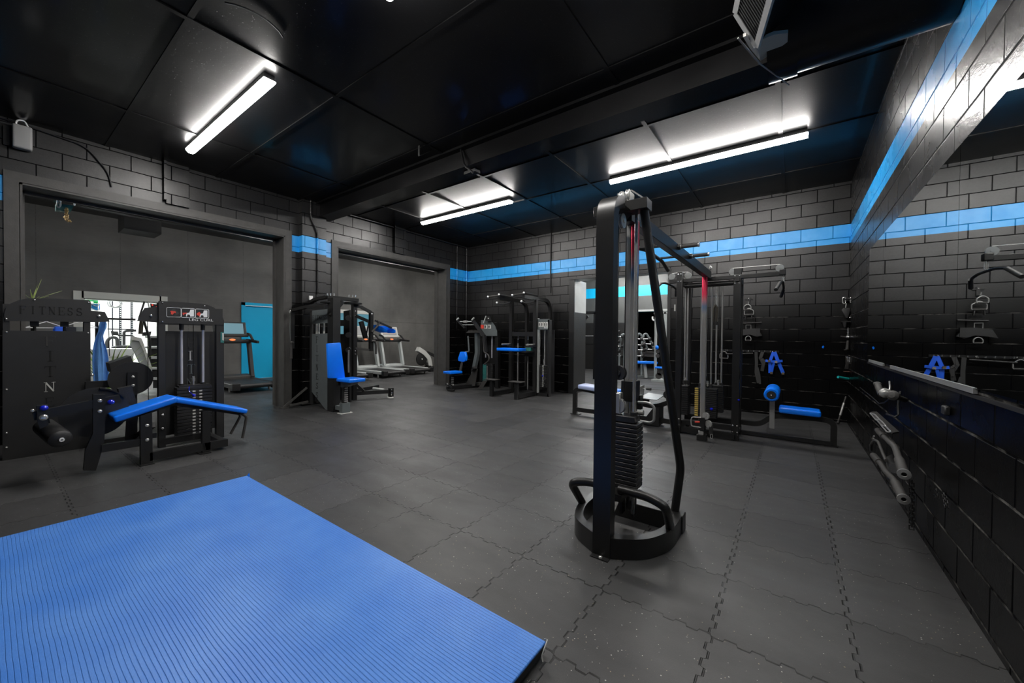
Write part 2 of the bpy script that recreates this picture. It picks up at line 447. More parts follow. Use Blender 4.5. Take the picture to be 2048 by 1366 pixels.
t = NT('mirror'); t.setc((.80, .83, .83)); t.rough(.012); t.b.inputs['Metallic'].default_value = 1.; M['mirror'] = t.m
t = NT('glass'); t.setc((.8, .95, .9)); t.rough(.02); t.b.inputs['Transmission Weight'].default_value = 1.; t.b.inputs['IOR'].default_value = 1.1; M['glass'] = t.m
# ---- chrome upright with a red over blue reflection painted into its colour
def reflection_tint(key, z0, z1):
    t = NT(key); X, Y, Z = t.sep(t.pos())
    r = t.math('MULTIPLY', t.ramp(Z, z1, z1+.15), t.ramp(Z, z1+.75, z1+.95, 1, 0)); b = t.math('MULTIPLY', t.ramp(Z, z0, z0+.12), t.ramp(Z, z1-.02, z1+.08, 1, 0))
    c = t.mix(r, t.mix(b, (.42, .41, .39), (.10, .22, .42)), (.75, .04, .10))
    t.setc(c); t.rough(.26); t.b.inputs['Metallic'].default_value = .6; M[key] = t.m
reflection_tint('column_near', 1.62, 1.75); reflection_tint('column_far', 1.60, 1.70)
def wallplain(key, lo, hi, stripe=False, z0=1.86, s0=2.4, s1=2.75):
    t = NT(key); X, Y, Z = t.sep(t.pos()); n = t.noise(t.pos(), 1.5, 4)
    up = t.math('GREATER_THAN', Z, z0); c = t.mix(up, lo, hi); c = t.mix(t.ramp(n, .3, .7, 0, .3), c, (.01, .01, .01))
    if stripe:
        s = t.math('MULTIPLY', t.math('GREATER_THAN', Z, s0), t.math('LESS_THAN', Z, s1)); c = t.mix(s, c, (.0, .42, .75))
    t.setc(c); t.rough(.45); t.bump(t.noise(t.pos(), 40, 3), .002); M[key] = t.m
wallplain('room4_wall', (.010, .010, .010), (.075, .08, .078), True, 1.86, 2.85, 3.24)
wallplain('jamb', (.03, .03, .03), (.75, .78, .77), False, 1.86)
wallplain('dark_wall', (.012, .012, .012), (.02, .02, .02), False, 1.86)
t = NT('blue_door'); n = t.noise(t.pos(), 1.2, 3); t.setc(t.mix(n, (.01, .46, .82), (.02, .54, .90))); t.rough(.3); M['blue_door'] = t.m
# ================================================================= THE ROOM
XR, YB, XL, ZC = .704, 7.89, -7.29, 3.745
YN = -4.6            # wall behind the camera
XW = -12.5           # far wall of the cardio room
# floor: one slab under every room
b = MB(); b.box((-17, YN-.2, -.12), (7, 19.2, 0)); struct(b, 'floor', M['floor'])
# ceiling with its cover battens
b = MB(); b.box((XL-.3, YN-.2, ZC), (XR+.25, YB+.3, ZC+.1)); struct(b, 'ceiling', M['ceiling'])
b = MB()
for y in (4.50, 5.70, 6.95): b.box((XL, y-.022, ZC-.012), (XR, y+.022, ZC))
for y in (.94, 2.13, 3.35, -.25, -1.45, -2.65): b.box((XL, y-.02, ZC-.01), (XR, y+.02, ZC))
for x in (-.15, -1.4, -2.65, -3.87, -5.1, -6.3): b.box((x-.022, 3.93, ZC-.013), (x+.022, YB, ZC))
for x in (-5.95, -3.82, -1.4): b.box((x-.02, YN, ZC-.011), (x+.02, 3.66, ZC))
struct(b, 'trim_1', M['ceiling'])
b = MB(); b.box((XL, 3.68, 3.50), (XR, 3.90, ZC)); b.box((XL, 3.655, 3.485), (XR, 3.92, 3.50)); b.box((XL, 3.60, ZC-.03), (XR, 3.68, ZC)); struct(b, 'trim_2', M['ceiling'])
b = MB()
for x in (-6.9, -5.6, -4.9): b.box((x-.03, 3.52, ZC-.05), (x+.03, 3.64, ZC))
tag(b.out('beam_hanger', M['ceiling']), 'small black steel hangers along the top of the ceiling beam', 'bracket') if False else b.bm.free()
# back wall with the doorway
DX0, DX1, DZ = -4.015, -1.99, 2.60
b = MB(); T = .22
b.box((XL-.4, YB, 0), (DX0-.13, YB+T, ZC+.1)); b.box((DX1+.06, YB, 0), (XR+.25, YB+T, ZC+.1)); b.box((DX0-.13, YB, DZ+.03), (DX1+.06, YB+T, ZC+.1))
struct(b, 'wall_back', M['block_back'])
b = MB(); b.box((DX0-.13, YB-.012, 0), (DX0, YB+.02, DZ+.03)); b.box((DX0-.13, YB-.03, DZ), (DX1+.06, YB+.02, DZ+.045)); b.box((DX1, YB-.012, 0), (DX1+.06, YB+.02, DZ)); struct(b, 'trim_3', M['steel'])
b = MB(); b.box((DX0-.13, YB+.02, 0), (DX0, YB+.6, DZ)); b.box((DX1, YB+.02, 0), (DX1+.06, YB+.3, DZ)); b.box((DX0-.13, YB+.02, DZ), (DX1+.06, YB+.3, DZ+.03)); struct(b, 'trim_4', M['jamb'])
# wall at the right, mirror
b = MB(); b.box((XR, YN-.2, 0), (XR+.2, YB, ZC+.1)); struct(b, 'wall_right', M['block_right'])
b = MB(); b.box((XL-.4, YN-.2, 0), (XR, YN, ZC+.1)); struct(b, 'wall_front', M['block_back'])
# left wall: two openings and a pier
O1a, O1b, O2a, O2b, OH = .235, 3.12, 4.09, 7.06, 3.035
XI = XL-.42
b = MB()
b.box((XI, YN, 0), (XL, O1a, ZC+.1)); b.box((XI, O1b, 0), (XL, O2a, ZC+.1)); b.box((XI, O2b, 0), (XL, YB, ZC+.1))
b.box((XI, O1a, OH), (XL, O1b, ZC+.1)); b.box((XI, O2a, OH), (XL, O2b, ZC+.1))
struct(b, 'wall_left', M['block_left'])
b = MB(); b.box((XL-.02, 3.36, 0), (XL+.14, 3.80, ZC)); struct(b, 'trim_5', M['block_left'])
def opening(y0, y1, name):
    b = MB(); w, o = .115, .018
    b.box((XI-.01, y0-.005, 0), (XL+o, y0+.02, OH)); b.box((XI-.01, y1-.02, 0), (XL+o, y1+.005, OH)); b.box((XI-.01, y0, OH-.02), (XL+o, y1, OH+.005))
    x = XL
    b.prism([(x, y0-w, 0), (x, y0, 0), (x, y0, OH), (x, y0-w, OH+w)], (o, 0, 0))
    b.prism([(x, y1+w, 0), (x, y1, 0), (x, y1, OH), (x, y1+w, OH+w)], (o, 0, 0))
    b.prism([(x, y0, OH), (x, y1, OH), (x, y1+w, OH+w), (x, y0-w, OH+w)], (o, 0, 0))
    for yy, s in ((y0, 1), (y1, -1)): b.box((XI+.10, yy, 0), (XI+.135, yy+s*.045, OH))
    b.box((XI+.10, y0, OH-.05), (XI+.135, y1, OH))
    struct(b, name, M['trim_steel'])
opening(O1a, O1b, 'trim_6'); opening(O2a, O2b, 'trim_7')
# stub channels above each opening
for k, (y0, y1) in enumerate(((1.52, 1.78), (5.42, 5.72))):
    b = MB(); b.box((XL, y0, OH+.12), (XL+.06, y1, ZC)); b.box((XL, y0-.03, OH+.16), (XL+.09, y0, ZC)); struct(b, 'trim_%d' % (8+k), M['block_left'])
# ---------------------------------------------------------------- cardio room beyond the left wall
ZC2 = 3.9
b = MB()
fy0, fy1, fz = pt(163, 590, x=XW).y, pt(322, 612, x=XW).y, 2.08
dy0, dy1, dz = pt(488, 610, x=XW).y, 5.35, 2.13
b.box((XW-.2, YN, 0), (XW, fy0, ZC2)); b.box((XW-.2, fy1, 0), (XW, dy0, ZC2)); b.box((XW-.2, dy1, 0), (XW, 12.5, ZC2))
b.box((XW-.2, fy0, fz), (XW, fy1, ZC2)); b.box((XW-.2, dy0, dz), (XW, dy1, ZC2))
struct(b, 'wall_cardio_left', M['ply'])
b = MB(); b.box((XW-.2, 12.3, 0), (XI, 12.5, ZC2)); struct(b, 'wall_cardio_back', M['ply'])
b = MB(); b.box((XW-.2, YN-.2, 0), (XI, YN, ZC2)); struct(b, 'wall_cardio_front', M['dark_wall'])
b = MB(); b.box((XI-.002, YB, 0), (XI+.15, 12.5, ZC2)); struct(b, 'wall_cardio_right', M['dark_wall'])
b = MB(); b.box((XW-.2, YN-.2, ZC2), (XI+.3, 12.5, ZC2+.1)); struct(b, 'ceiling_cardio', M['ceiling'])
b = MB(); b.box((-11.2, 1.6, 3.35), (-10.6, 2.15, ZC2)); struct(b, 'trim_10', M['dark_wall'])
b = MB(); b.box((-9.8, YN, 3.42), (-9.65, 12.3, 3.50)); struct(b, 'trim_11', M['dark_wall'])
# white frame of the wide doorway into the bright room
b = MB(); w = .15
for (a0, a1, z0, z1) in ((fy0-w+.03, fy0+.03, 0, fz+w-.03), (fy1-.03, fy1+w-.03, 0, fz+w-.03), (fy0, fy1, fz-.03, fz+w-.03)): b.box((XW-.02, a0, z0), (XW+.02, a1, z1))
for (a0, a1, z0, z1) in ((fy0, fy0+.05, 0, fz), (fy1-.05, fy1, 0, fz), (fy0, fy1, fz-.05, fz)): b.box((XW-.26, a0, z0), (XW-.01, a1, z1))
struct(b, 'trim_12', M['white_paint'])
# blue door in its blue frame
b = MB()
for (a0, a1, z0, z1) in ((dy0-.07, dy0+.02, 0, dz+.06), (dy1-.02, dy1+.07, 0, dz+.06), (dy0-.07, dy1+.07, dz-.02, dz+.06)): b.box((XW-.02, a0, z0), (XW+.025, a1, z1))
struct(b, 'trim_13', M['blue_door'])
b = MB(); b.box((XW-.1, dy0+.02, .01), (XW-.055, dy1-.02, dz-.03)); d1 = struct(b, 'door_1', M['blue_door'])
b = MB(); b.cyl((XW-.055, dy1-.12, 1.02), (XW-.01, dy1-.12, 1.02), .02); b.cyl((XW-.015, dy1-.12, 1.02), (XW-.015, dy1-.25, 1.02), .011); b.out('door_handle', M['chrome_dull'], d1)
# bright room behind the white frame
b = MB(); b.box((-16.9, -2.2, 0), (-16.7, 6.5, 3.4)); struct(b, 'wall_bright_left', M['white_paint'])
b = MB(); b.box((-16.9, 6.5, 0), (XW-.2, 6.7, 3.4)); b.box((-16.9, -2.4, 0), (XW-.2, -2.2, 3.4)); struct(b, 'wall_bright_sides', M['white_paint'])
b = MB(); b.box((-16.9, -2.4, 2.62), (XW-.2, 6.7, 2.70)); struct(b, 'ceiling_bright', M['dark_wall'])
# ---------------------------------------------------------------- strength room beyond the doorway in the back wall
b = MB(); Y4 = 14.4
b.box((XI+.3, Y4, 0), (-5.0, Y4+.2, 3.8)); b.box((-5.0, Y4, 2.28), (-2.6, Y4+.2, 3.8)); b.box((-2.6, Y4, 0), (2.2, Y4+.2, 3.8)); struct(b, 'wall_strength_back', M['room4_wall'])
b = MB(); b.box((XI+.15, YB+.2, 0), (XI+.3, Y4+.2, 3.8)); struct(b, 'wall_strength_left', M['room4_wall'])
b = MB(); b.box((2.2, YB+.2, 0), (2.4, Y4+.2, 3.8)); struct(b, 'wall_strength_right', M['room4_wall'])
b = MB(); b.box((XI+.15, YB+.2, 3.8), (2.4, 19, 3.9)); struct(b, 'ceiling_strength', M['dark_wall'])
b = MB(); b.box((-5.05, Y4-.03, 0), (-4.97, Y4+.02, 2.33)); b.box((-2.63, Y4-.03, 0), (-2.55, Y4+.02, 2.33)); b.box((-5.05, Y4-.03, 2.26), (-2.55, Y4+.02, 2.33)); struct(b, 'trim_14', M['grey_wall'])
b = MB(); b.box((-9, 18.6, 0), (2, 18.8, 3.8)); b.box((-9, Y4+.2, 0), (-8.8, 18.6, 3.8)); b.box((1.8, Y4+.2, 0), (2, 18.6, 3.8)); struct(b, 'wall_strength_far', M['dark_wall'])
# ---------------------------------------------------------------- mirror on the right wall (three sheets), channel, ledge
b = MB(); b.box((XR-.012, 5.07, 1.075), (XR-.004, 5.92, 2.32)); b.box((XR-.012, 3.0, 1.075), (XR-.004, 5.066, 2.32)); b.box((XR-.012, .6, 1.075), (XR-.004, 2.996, 2.32))
mir = b.out('wall_mirror', M['mirror']); tag(mir, 'large frameless wall mirror on the right hand block wall', 'mirror')
for k, (y0, y1) in enumerate(((4.95, 5.78), (2.72, 4.62))):
    b = MB(); b.box((XR-.018, y0, 1.05), (XR-.003, y1, 1.078))
    tag(b.out('mirror_channel', M['silver']), ['short silver channel under the mirror, nearer the back corner', 'long silver channel under the mirror, nearer the camera'][k], 'channel')
b = MB(); b.box((XR-.012, -.5, 1.028), (XR, 5.9, 1.045)); struct(b, 'trim_15', M['steel_dark'])
# ---------------------------------------------------------------- ceiling lights
def batten(x0, x1, y, label, z=3.675, mat='tube', grp='fluorescent ceiling lights of the weights room', top=ZC, n=1):
    t = thing('ceiling_light', label, 'ceiling light', ((x0+x1)/2, y, z), grp)
    b = MB(); b.box((x0+.01, y-.045, z+.014), (x1-.01, y+.045, top-.006)); b.out('housing', M['steel'], t)
    L = (x1-x0)/n
    for k in range(n):
        a, c = x0+L*k+.004, x0+L*(k+1)-.004
        b = MB(); b.prism([(a, y+.052*math.cos(q), z+.012+.045*math.sin(q)) for q in [PI+PI*j/12 for j in range(13)]], (c-a, 0, 0)); b.out('diffuser', M[mat], t)
        for q in (a+.25, c-.25):
            b = MB(); b.box((q-.03, y-.02, top-.006), (q+.03, y+.02, top)); b.out('hanger', M['steel'], t)
    return t
batten(-6.37, -3.99, 1.58, 'bright ceiling light strip on the left, above the leg curl machine')
batten(-6.36, -4.03, 5.46, 'bright ceiling light strip in the far left, above the pull-up machine')
batten(-2.29, .115, 5.65, 'bright ceiling light strip on the right, two tubes end to end, above the cable machine', n=2)
batten(-2.33, .05, 1.66, 'ceiling light strip at the top edge of the photo, only its end showing')
for x0, y in ((-10.3, 3.9), (-10.3, 7.4), (-10.3, -.6), (-10.3, 10.2)):
    batten(x0, x0+2.35, y, 'ceiling light strip in the cardio room', z=3.70, mat='tube_dim' if y < 5 else 'tube_far', grp='ceiling lights of the cardio room', top=ZC2)
for x0, y in ((-6.4, 10.5), (-2.6, 10.3), (-6.0, 13.2), (-2.4, 13.)):
    batten(x0, x0+2.4, y, 'ceiling light strip in the strength room', z=3.6, mat='tube_far', grp='ceiling lights of the strength room', top=3.8)
for x0, y in ((-15.8, 1.2), (-15.8, 3.6)):
    batten(x0, x0+2.4, y, 'ceiling light strip in the bright room', z=2.5, mat='tube_bright', grp='ceiling lights of the bright room', top=2.62)
# ---------------------------------------------------------------- duct with grille, pipes
t = thing('ceiling_duct', 'big black air duct with a slatted grille at the top of the photo', 'duct', (.3, 3.1, 3.05))
b = MB(); b.lathe((-.10, 3.12, 3.37), (1, 0, 0), [(0, .0), (0, .30), (.06, .31), (.07, .30), (.80, .30)], 40); b.out('duct_pipe', M['ceiling'], t)
b = MB()
A = pt(1467, 22, z=3.30); B_ = pt(1516, 100, z=3.05)
g0 = Vector((-.40, 2.72, 3.42)); g1 = Vector((-.205, 3.20, 3.085)); gx = Vector((.26, -.16, .06))
b.out('grille_saddle', M['grey_wall'], t) if False else b.bm.free()
def quadbar(b, p, q, w, n):
    b.bar(p, q, w, .02, up=n)
gA, gB = pt(1472, 25, z=3.26), pt(1514, 92, z=3.10)
gD, gC = pt(1500, -110, z=3.30), pt(1556, -12, z=3.10)
gC = gB+(gD-gA)
nrm = (gB-gA).cross(gD-gA).normalized()
b = MB()
for p, q in ((gA, gB), (gB, gC), (gC, gD), (gD, gA)): b.bar(p, q, .035, .02, up=nrm)
b.out('grille_frame', M['grey_plastic'], t)
b = MB()
for k in range(1, 18):
    f = k/18; p = lerp(gA, gD, f); q = lerp(gB, gC, f); b.bar(p, q, .008, .014, up=nrm)
b.out('grille_slats', M['shroud'], t)
b = MB(); cc = (gA+gB+gC+gD)/4; up_ = nrm if nrm.z > 0 else -nrm
b.prism([gA, gB, gC, gD], up_*.30); b.out('grille_box', M['ceiling'], t)
b = MB(); e0 = pt(1476, 76, z=3.10); e1 = pt(1520, 128, z=3.06); e2 = pt(1578, 170, z=3.05)
b.bar(e0, e1, .008); b.bar(e1, e2, .006); b.out('duct_seam', M['silver'], t)
b = MB(); c0 = Vector((-.02, 3.12, 3.37))
pr = []
b.lathe((-.16, 3.12, 3.37), (1, 0, 0), [(0, .285), (.0, .315), (.16, .315), (.16, .30)], 40); b.out('duct_collar', M['ceiling'], t)
poly0 = [pt(u, v, z=3.12) for u, v in ((1516, 100), (1524, 79), (1548, 69), (1576, 66), (1575, 84), (1548, 104), (1521, 122))]
b = MB(); b.prism(poly0, (0, 0, .02)); b.out('duct_lit_patch', M['grey_wall'], t)  # saddle sheet in pale grey, its lamplit patch put into the colour
poly0 = [pt(u, v, z=3.13) for u, v in ((1492, 72), (1516, 100), (1521, 122), (1500, 97), (1486, 74))]
b = MB(); b.prism(poly0, (0, 0, .02)); b.out('duct_flange', M['offwhite'], t)
b = MB(); b.tube([pt(u, v, z=ZC-.012) for u, v in ((450, 5), (470, 9), (490, 16), (510, 25), (530, 37), (546, 50), (558, 62), (566, 74))], .006, seg=8)
tag(b.out('curved_ceiling_trim', M['shroud']), 'thin curved black edge trim on the ceiling beside the left light', 'trim')
def pipe(pts, r, label, mat='steel', name='conduit', fil=.08):
    b = MB(); b.tube(pts, r, seg=10, fil=fil); return tag(b.out(name, M[mat]), label, 'conduit')
xp = XL+.14+.02
pipe([(xp, 3.50, ZC), (xp, 3.50, 3.42), (xp, 3.63, 3.18), (xp, 3.63, 2.05)], .016, 'black conduit with a double bend down the face of the pillar between the openings', 'block_left', fil=.12)
pipe([(XL+.03, 3.93, 3.72), (XL+.03, YB-.10, 3.72), (XL+.03, YB-.10, 3.2), (XL+.03, YB-.10, 1.0)], .02, 'long black pipe under the ceiling that turns down beside the back corner', 'block_left')
pipe([(XL+.03, 7.42, 3.695), (XL+.03, 7.42, 1.45)], .016, 'black pipe straight down the wall beside the right jamb of the far opening', 'block_left')
pipe([(-4.64, YB-.02, ZC), (-4.64, YB-.02, 2.33)], .013, 'thin black conduit down the back wall over the pull-up machine', 'steel_dark')
pp = [pt(922, 258, y=3.65), pt(922, 300, y=3.65), pt(928, 330, y=3.60), pt(946, 345, y=3.58)]
pipe(pp, .014, 'black conduit hanging down the face of the ceiling beam', fil=.05)
b = MB(); q = pt(944, 345, y=3.8); b.box(q+Vector((-.10, -.05, -.02)), q+Vector((.10, .05, .04)))
tag(b.out('junction_box', M['steel_dark']), 'small black junction box under the ceiling beam', 'junction box')
b = MB(); p0, p1, p2, p3 = pt(787, 258, y=3.3), pt(838, 286, y=3.3), pt(838, 312, y=3.3), pt(865, 300, y=3.5)
b.bar(p0, p1, .03, .006); b.bar(p1, p2, .03, .006); b.bar(p2, p3, .03, .006)
tag(b.out('bracket', M['steel']), 'perforated angle bracket hanging from the ceiling in front of the beam', 'bracket')
b = MB(); b.tube([pt(882, 365, y=3.92), pt(887, 358, y=3.94), pt(900, 350, y=3.92), pt(912, 345, y=3.92), pt(912, 350, y=3.97)], .012); b.box(pt(884, 350, y=3.96), pt(890, 362, y=3.99)); b.box(pt(905, 345, y=3.96), pt(916, 358, y=3.99))
tag(b.out('cable_clamp', M['steel_dark']), 'small black clamps with a loose cable under the middle of the beam', 'clamp')
b = MB(); a_, c_ = pt(617.5, 591.5, x=XL+.14), pt(624.5, 600.5, x=XL+.14); b.box((XL+.14, a_.y, c_.z), (XL+.17, c_.y, a_.z), .004)
tag(b.out('wall_switch', M['white']), 'small white switch box on the pillar just above the chest fly machine', 'switch')
# grey access point box top left
t = thing('access_point', 'grey plastic box with a cable loop high on the left wall', 'wall box', (XL+.02, .26, 3.44))
b = MB(); p0 = pt(24, 244, x=XL+.12); p1 = pt(71, 303, x=XL+.12)
b.box((XL+.02, p0.y, p1.z), (XL+.12, p1.y-.02, p0.z), .02); b.out('cover', M['grey_plastic'], t)
b = MB(); b.box((XL, p0.y-.06, p1.z+.02), (XL+.03, p1.y-.08, p0.z-.03)); b.out('bracket', M['steel'], t)
b = MB(); b.tube([(XL+.07, p0.y+.03, p0.z-.02), (XL+.08, p0.y+.03, p0.z+.05), (XL+.08, p0.y+.09, p0.z+.07), (XL+.07, p0.y+.12, p0.z-.01)], .008, fil=.03); b.out('cable', M['white'], t)
b = MB(); b.tube([(XL+.02, YN+.5, 3.72), (XL+.02, .1, 3.72), (XL+.03, .35, 3.70), (XL+.02, .75, 3.66), (XL+.02, .95, 3.40), (XL+.02, .98, 3.22)], .008, fil=.1)
tag(b.out('wall_cable', M['steel']), 'loose black cable along the top of the left wall', 'cable')
# ---------------------------------------------------------------- blue mat
mz = .06
c1, c2 = pt(490, 952, z=mz), pt(1096, 1278, z=mz)
t = thing('exercise_mat', 'big blue ribbed exercise mat on the floor in the foreground', 'mat', ((c1.x+c2.x)/2, (c1.y+c2.y)/2-1, 0))
yt = (c1.y+c2.y)/2; ym = -1.0
b = MB(); n = 60
b.box((c1.x, ym, .048), (c2.x, yt, mz), .003); b.out('mat_cover', M['mat_blue'], t)
b = MB(); b.box((c1.x+.004, ym+.01, .016), (c2.x-.004, yt-.006, .047)); b.out('foam_core', M['rubber'], t)
b = MB(); b.box((c1.x+.02, ym+.02, 0), (c2.x-.02, yt-.02, .014)); b.out('base_pad', M['black'], t)
b = MB(); b.tube([(c2.x-.01, yt, .064), (c2.x+.004, yt+.003, .066), (c2.x+.008, yt-.03, .05), (c2.x+.004, yt-.04, .03), (c2.x+.012, yt-.045, .012)], .0028, seg=6); b.out('frayed_edge', M['offwhite'], t)
b = MB(); b.prism([(c1.x, yt, mz), (c1.x+.06, yt+.0, mz), (c1.x+.012, yt+.012, mz+.022)], (0, .002, .002)); b.out('turned_corner', M['vinyl'], t)
# ================================================================= CABLE CROSSOVER MACHINE (near tower, overhead beam, far multi station)
XC = -.895
cx = thing('cable_crossover_machine', 'tall black cable crossover machine, overhead beam joining its arched near tower to the multi station', 'gym machine', (XC, 4, 0))
def pulley(parent, c, axis, r=.05, w=.022, mat='plate', name='pulley'):
    b = MB(); a = Vector(axis).normalized()
    b.lathe(Vector(c)-a*w/2, a, [(0, .0), (0, r), (w*.2, r), (w*.4, r*.86), (w*.6, r*.86), (w*.8, r), (w, r), (w, .0)], 28)
    b.lathe(Vector(c)-a*(w/2+.006), a, [(0, 0), (0, .014), (w+.012, .014), (w+.012, 0)], 12)
    return b.out(name, M[mat], parent)
# near tower
b = MB(); b.tube([(XC, 2.17, 0), (XC, 2.17, 2.125), (XC, 2.46, 2.125)], 0, sec=(.108, .07), up=(0, 1, 0), fil=.24, n=10)
b.out('arched_post', M['tower_steel'], cx)
b = MB(); ring = [(-.60, 2.755), (-.60, 2.47), (-.685, 2.27), (-.855, 2.165), (-.935, 2.165), (-1.115, 2.27), (-1.185, 2.47), (-1.185, 2.755)]
b.tube([(x, y, .062) for x, y in ring], 0, sec=(.055, .122), up=(0, 0, 1), fil=.09, n=5); b.out('base_ring', M['tower_steel'], cx)
b = MB(); b.box((-1.213, 2.70, .0), (-.565, 2.79, .122), .004); b.out('base_bar', M['tower_steel'], cx)
b = MB(); b.box((-.95, 2.10, 0), (-.84, 2.18, .006)); b.out('foot_plate', M['steel'], cx); bolt(cx, (-.89, 2.118, .006), 'z+', .012)
b = MB(); b.box((-1.09, 2.40, 2.10), (-.735, 2.505, 2.168), .003); b.out('top_crossbar', M['tower_steel'], cx)
for s in (-1, 1):
    b = MB(); b.tube([(XC+s*.125, 2.46, 2.10), (XC+s*.295, 2.78, .41), (XC+s*.265, 2.765, .12)], .027, seg=14, fil=.05); b.out('rear_brace', M['tower_steel'], cx)
    b = MB(); b.tube([(XC+s*.02, 2.36, .335), (XC+s*.20, 2.36, .335), (XC+s*.31, 2.34, .31), (XC+s*.30, 2.50, .12)], .027, seg=14, fil=.09); b.out('guard_hoop', M['tower_steel'], cx)
    b = MB(); b.cyl((XC+s*.064, 2.50, .14), (XC+s*.064, 2.50, 2.10), .011, seg=14); b.out('guide_rod', M['chrome'], cx)
    b = MB(); b.cyl((XC+s*.064, 2.50, .765), (XC+s*.064, 2.50, .81), .024); b.out('rod_bushing', M['rubber'], cx)
b = MB(); b.box((XC-.05, 2.33, .27), (XC+.05, 2.46, .31)); b.bar((XC, 2.19, .16), (XC, 2.40, .29), .06, .03); b.out('stack_support', M['tower_steel'], cx)
def stack(parent, x0, x1, y0, y1, z0, z1, n, gap=.0035, mat='plate', lab=None):
    h = (z1-z0)/n
    b = MB(); b.box((x0, y0, z0), (x1, y1, z0+h-gap), .003); o = b.out('weight_plate', M[mat], parent)
    for k in range(1, n):
        c = o.copy(); COL.objects.link(c); c.location = o.location+Vector((0, 0, k*h))
    return o
stack(cx, XC-.10, XC+.103, 2.44, 2.57, .315, .742, 15)
b = MB(); b.box((XC-.085, 2.45, .745), (XC+.085, 2.56, .785), .003); b.out('top_plate', M['plate'], cx)
b = MB(); b.box((XC-.045, 2.60, .12), (XC-.005, 2.66, 2.10), .006); b.out('column_rail', M['chrome_dull'], cx)
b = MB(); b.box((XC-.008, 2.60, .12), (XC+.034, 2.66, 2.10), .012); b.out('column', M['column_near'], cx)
b = MB(); b.box((XC-.055, 2.575, .86), (XC+.045, 2.68, 1.005), .006); b.box((XC-.02, 2.66, .80), (XC+.06, 2.70, .90), .004); b.out('carriage', M['steel'], cx)
y = 2.60
D = [pt(1276, 804, y=y), pt(1296, 805, y=y), pt(1309, 813, y=y), pt(1308, 842, y=y), pt(1300, 846, y=y), pt(1276, 841, y=y)]
b = MB(); b.tube(D, .0085, fil=.03); b.out('carriage_handle', M['chrome_dull'], cx)
b = MB(); a = pt(1275, 825, y=y); c = pt(1287, 826, y=y); b.cyl(a, c, .018); b.cyl(a, a+Vector((-.03, 0, 0)), .008); b.out('locking_knob', M['chrome_dull'], cx)
for z in (1.063, .845): pulley(cx, (XC-.03, 2.49, z), (.35, 1, 0), .048, mat='chrome_dull' if z < 1 else 'plate')
b = MB(); b.box((XC-.07, 2.47, .79), (XC-.02, 2.53, .93), .005); b.cyl((XC-.045, 2.5, .67+.11), (XC-.045, 2.5, .80), .013); b.out('pulley_block', M['chrome_dull'], cx)
for x in (XC-.045, XC+.005):
    b = MB(); b.cyl((x, 2.475, .87), (x, 2.475, 2.08), .0035, seg=8); b.out('cable', M['cable'], cx)
pulley(cx, (XC+.03, 2.52, .20), (1, .1, 0), .05); b = MB(); b.box((XC-.02, 2.49, .12), (XC-.005, 2.55, .29)); b.box((XC+.06, 2.49, .12), (XC+.072, 2.55, .29)); b.out('pulley_bracket', M['steel'], cx)
pulley(cx, (XC+.02, 2.36, 2.03), (1, 0, 0), .045, mat='chrome_dull')
for x, r in ((XC-.028, .045), (XC+.015, .05)): pulley(cx, (x, 2.48, 2.215), (1, .1, 0), r, .02, 'chrome')
b = MB(); b.box((XC-.045, 2.44, 2.165), (XC-.038, 2.52, 2.24)); b.box((XC+.033, 2.44, 2.165), (XC+.04, 2.52, 2.24)); b.bar((XC+.04, 2.46, 2.25), (XC+.13, 2.47, 2.175), .008); b.out('top_pulley_bracket', M['chrome'], cx)
# overhead beam with grips
b = MB(); b.box((XC-.032, 2.50, 2.065), (XC+.032, 5.56, 2.165), .003); b.out('overhead_beam', M['tower_steel'], cx)
for y in (2.60, 2.72): bolt(cx, (XC+.034, y, 2.13), 'x+', .014)
def grip(y, s):
    b = MB(); b.cyl((XC+s*.03, y, 2.135), (XC+s*.055, y, 2.135), .026); b.out('grip_bracket', M['steel'], cx)
    b = MB(); b.cyl((XC+s*.05, y, 2.135), (XC+s*.20, y, 2.135), .0175); g = b.out('pull_up_grip', M['grip'], cx)
    b = MB(); b.cyl((XC+s*.20, y, 2.135), (XC+s*.213, y, 2.135), .019); b.cyl((XC+s*.05, y, 2.135), (XC+s*.06, y, 2.135), .019); b.out('end_cap', M['chrome'], g)
for px in ((1357, 499), (1380, 518)):
    grip(pt(*px, x=XC+.035).y, 1)
for yy in (3.55, 4.12):
    b = MB(); b.bar((XC-.03, yy, 2.12), (XC-.25, yy, 2.12), .055, .012); b.out('grip_bracket', M['steel'], cx)
b = MB(); b.tube([(XC-.30, 3.42, 2.115), (XC-.22, 3.62, 2.115), (XC-.22, 4.18, 2.10), (XC-.20, 4.34, 2.02)], .0175, fil=.06); g = b.out('pull_up_grip', M['grip'], cx)
b = MB(); b.cyl((XC-.305, 3.408, 2.115), (XC-.296, 3.43, 2.115), .0195); b.out('end_cap', M['chrome'], g)
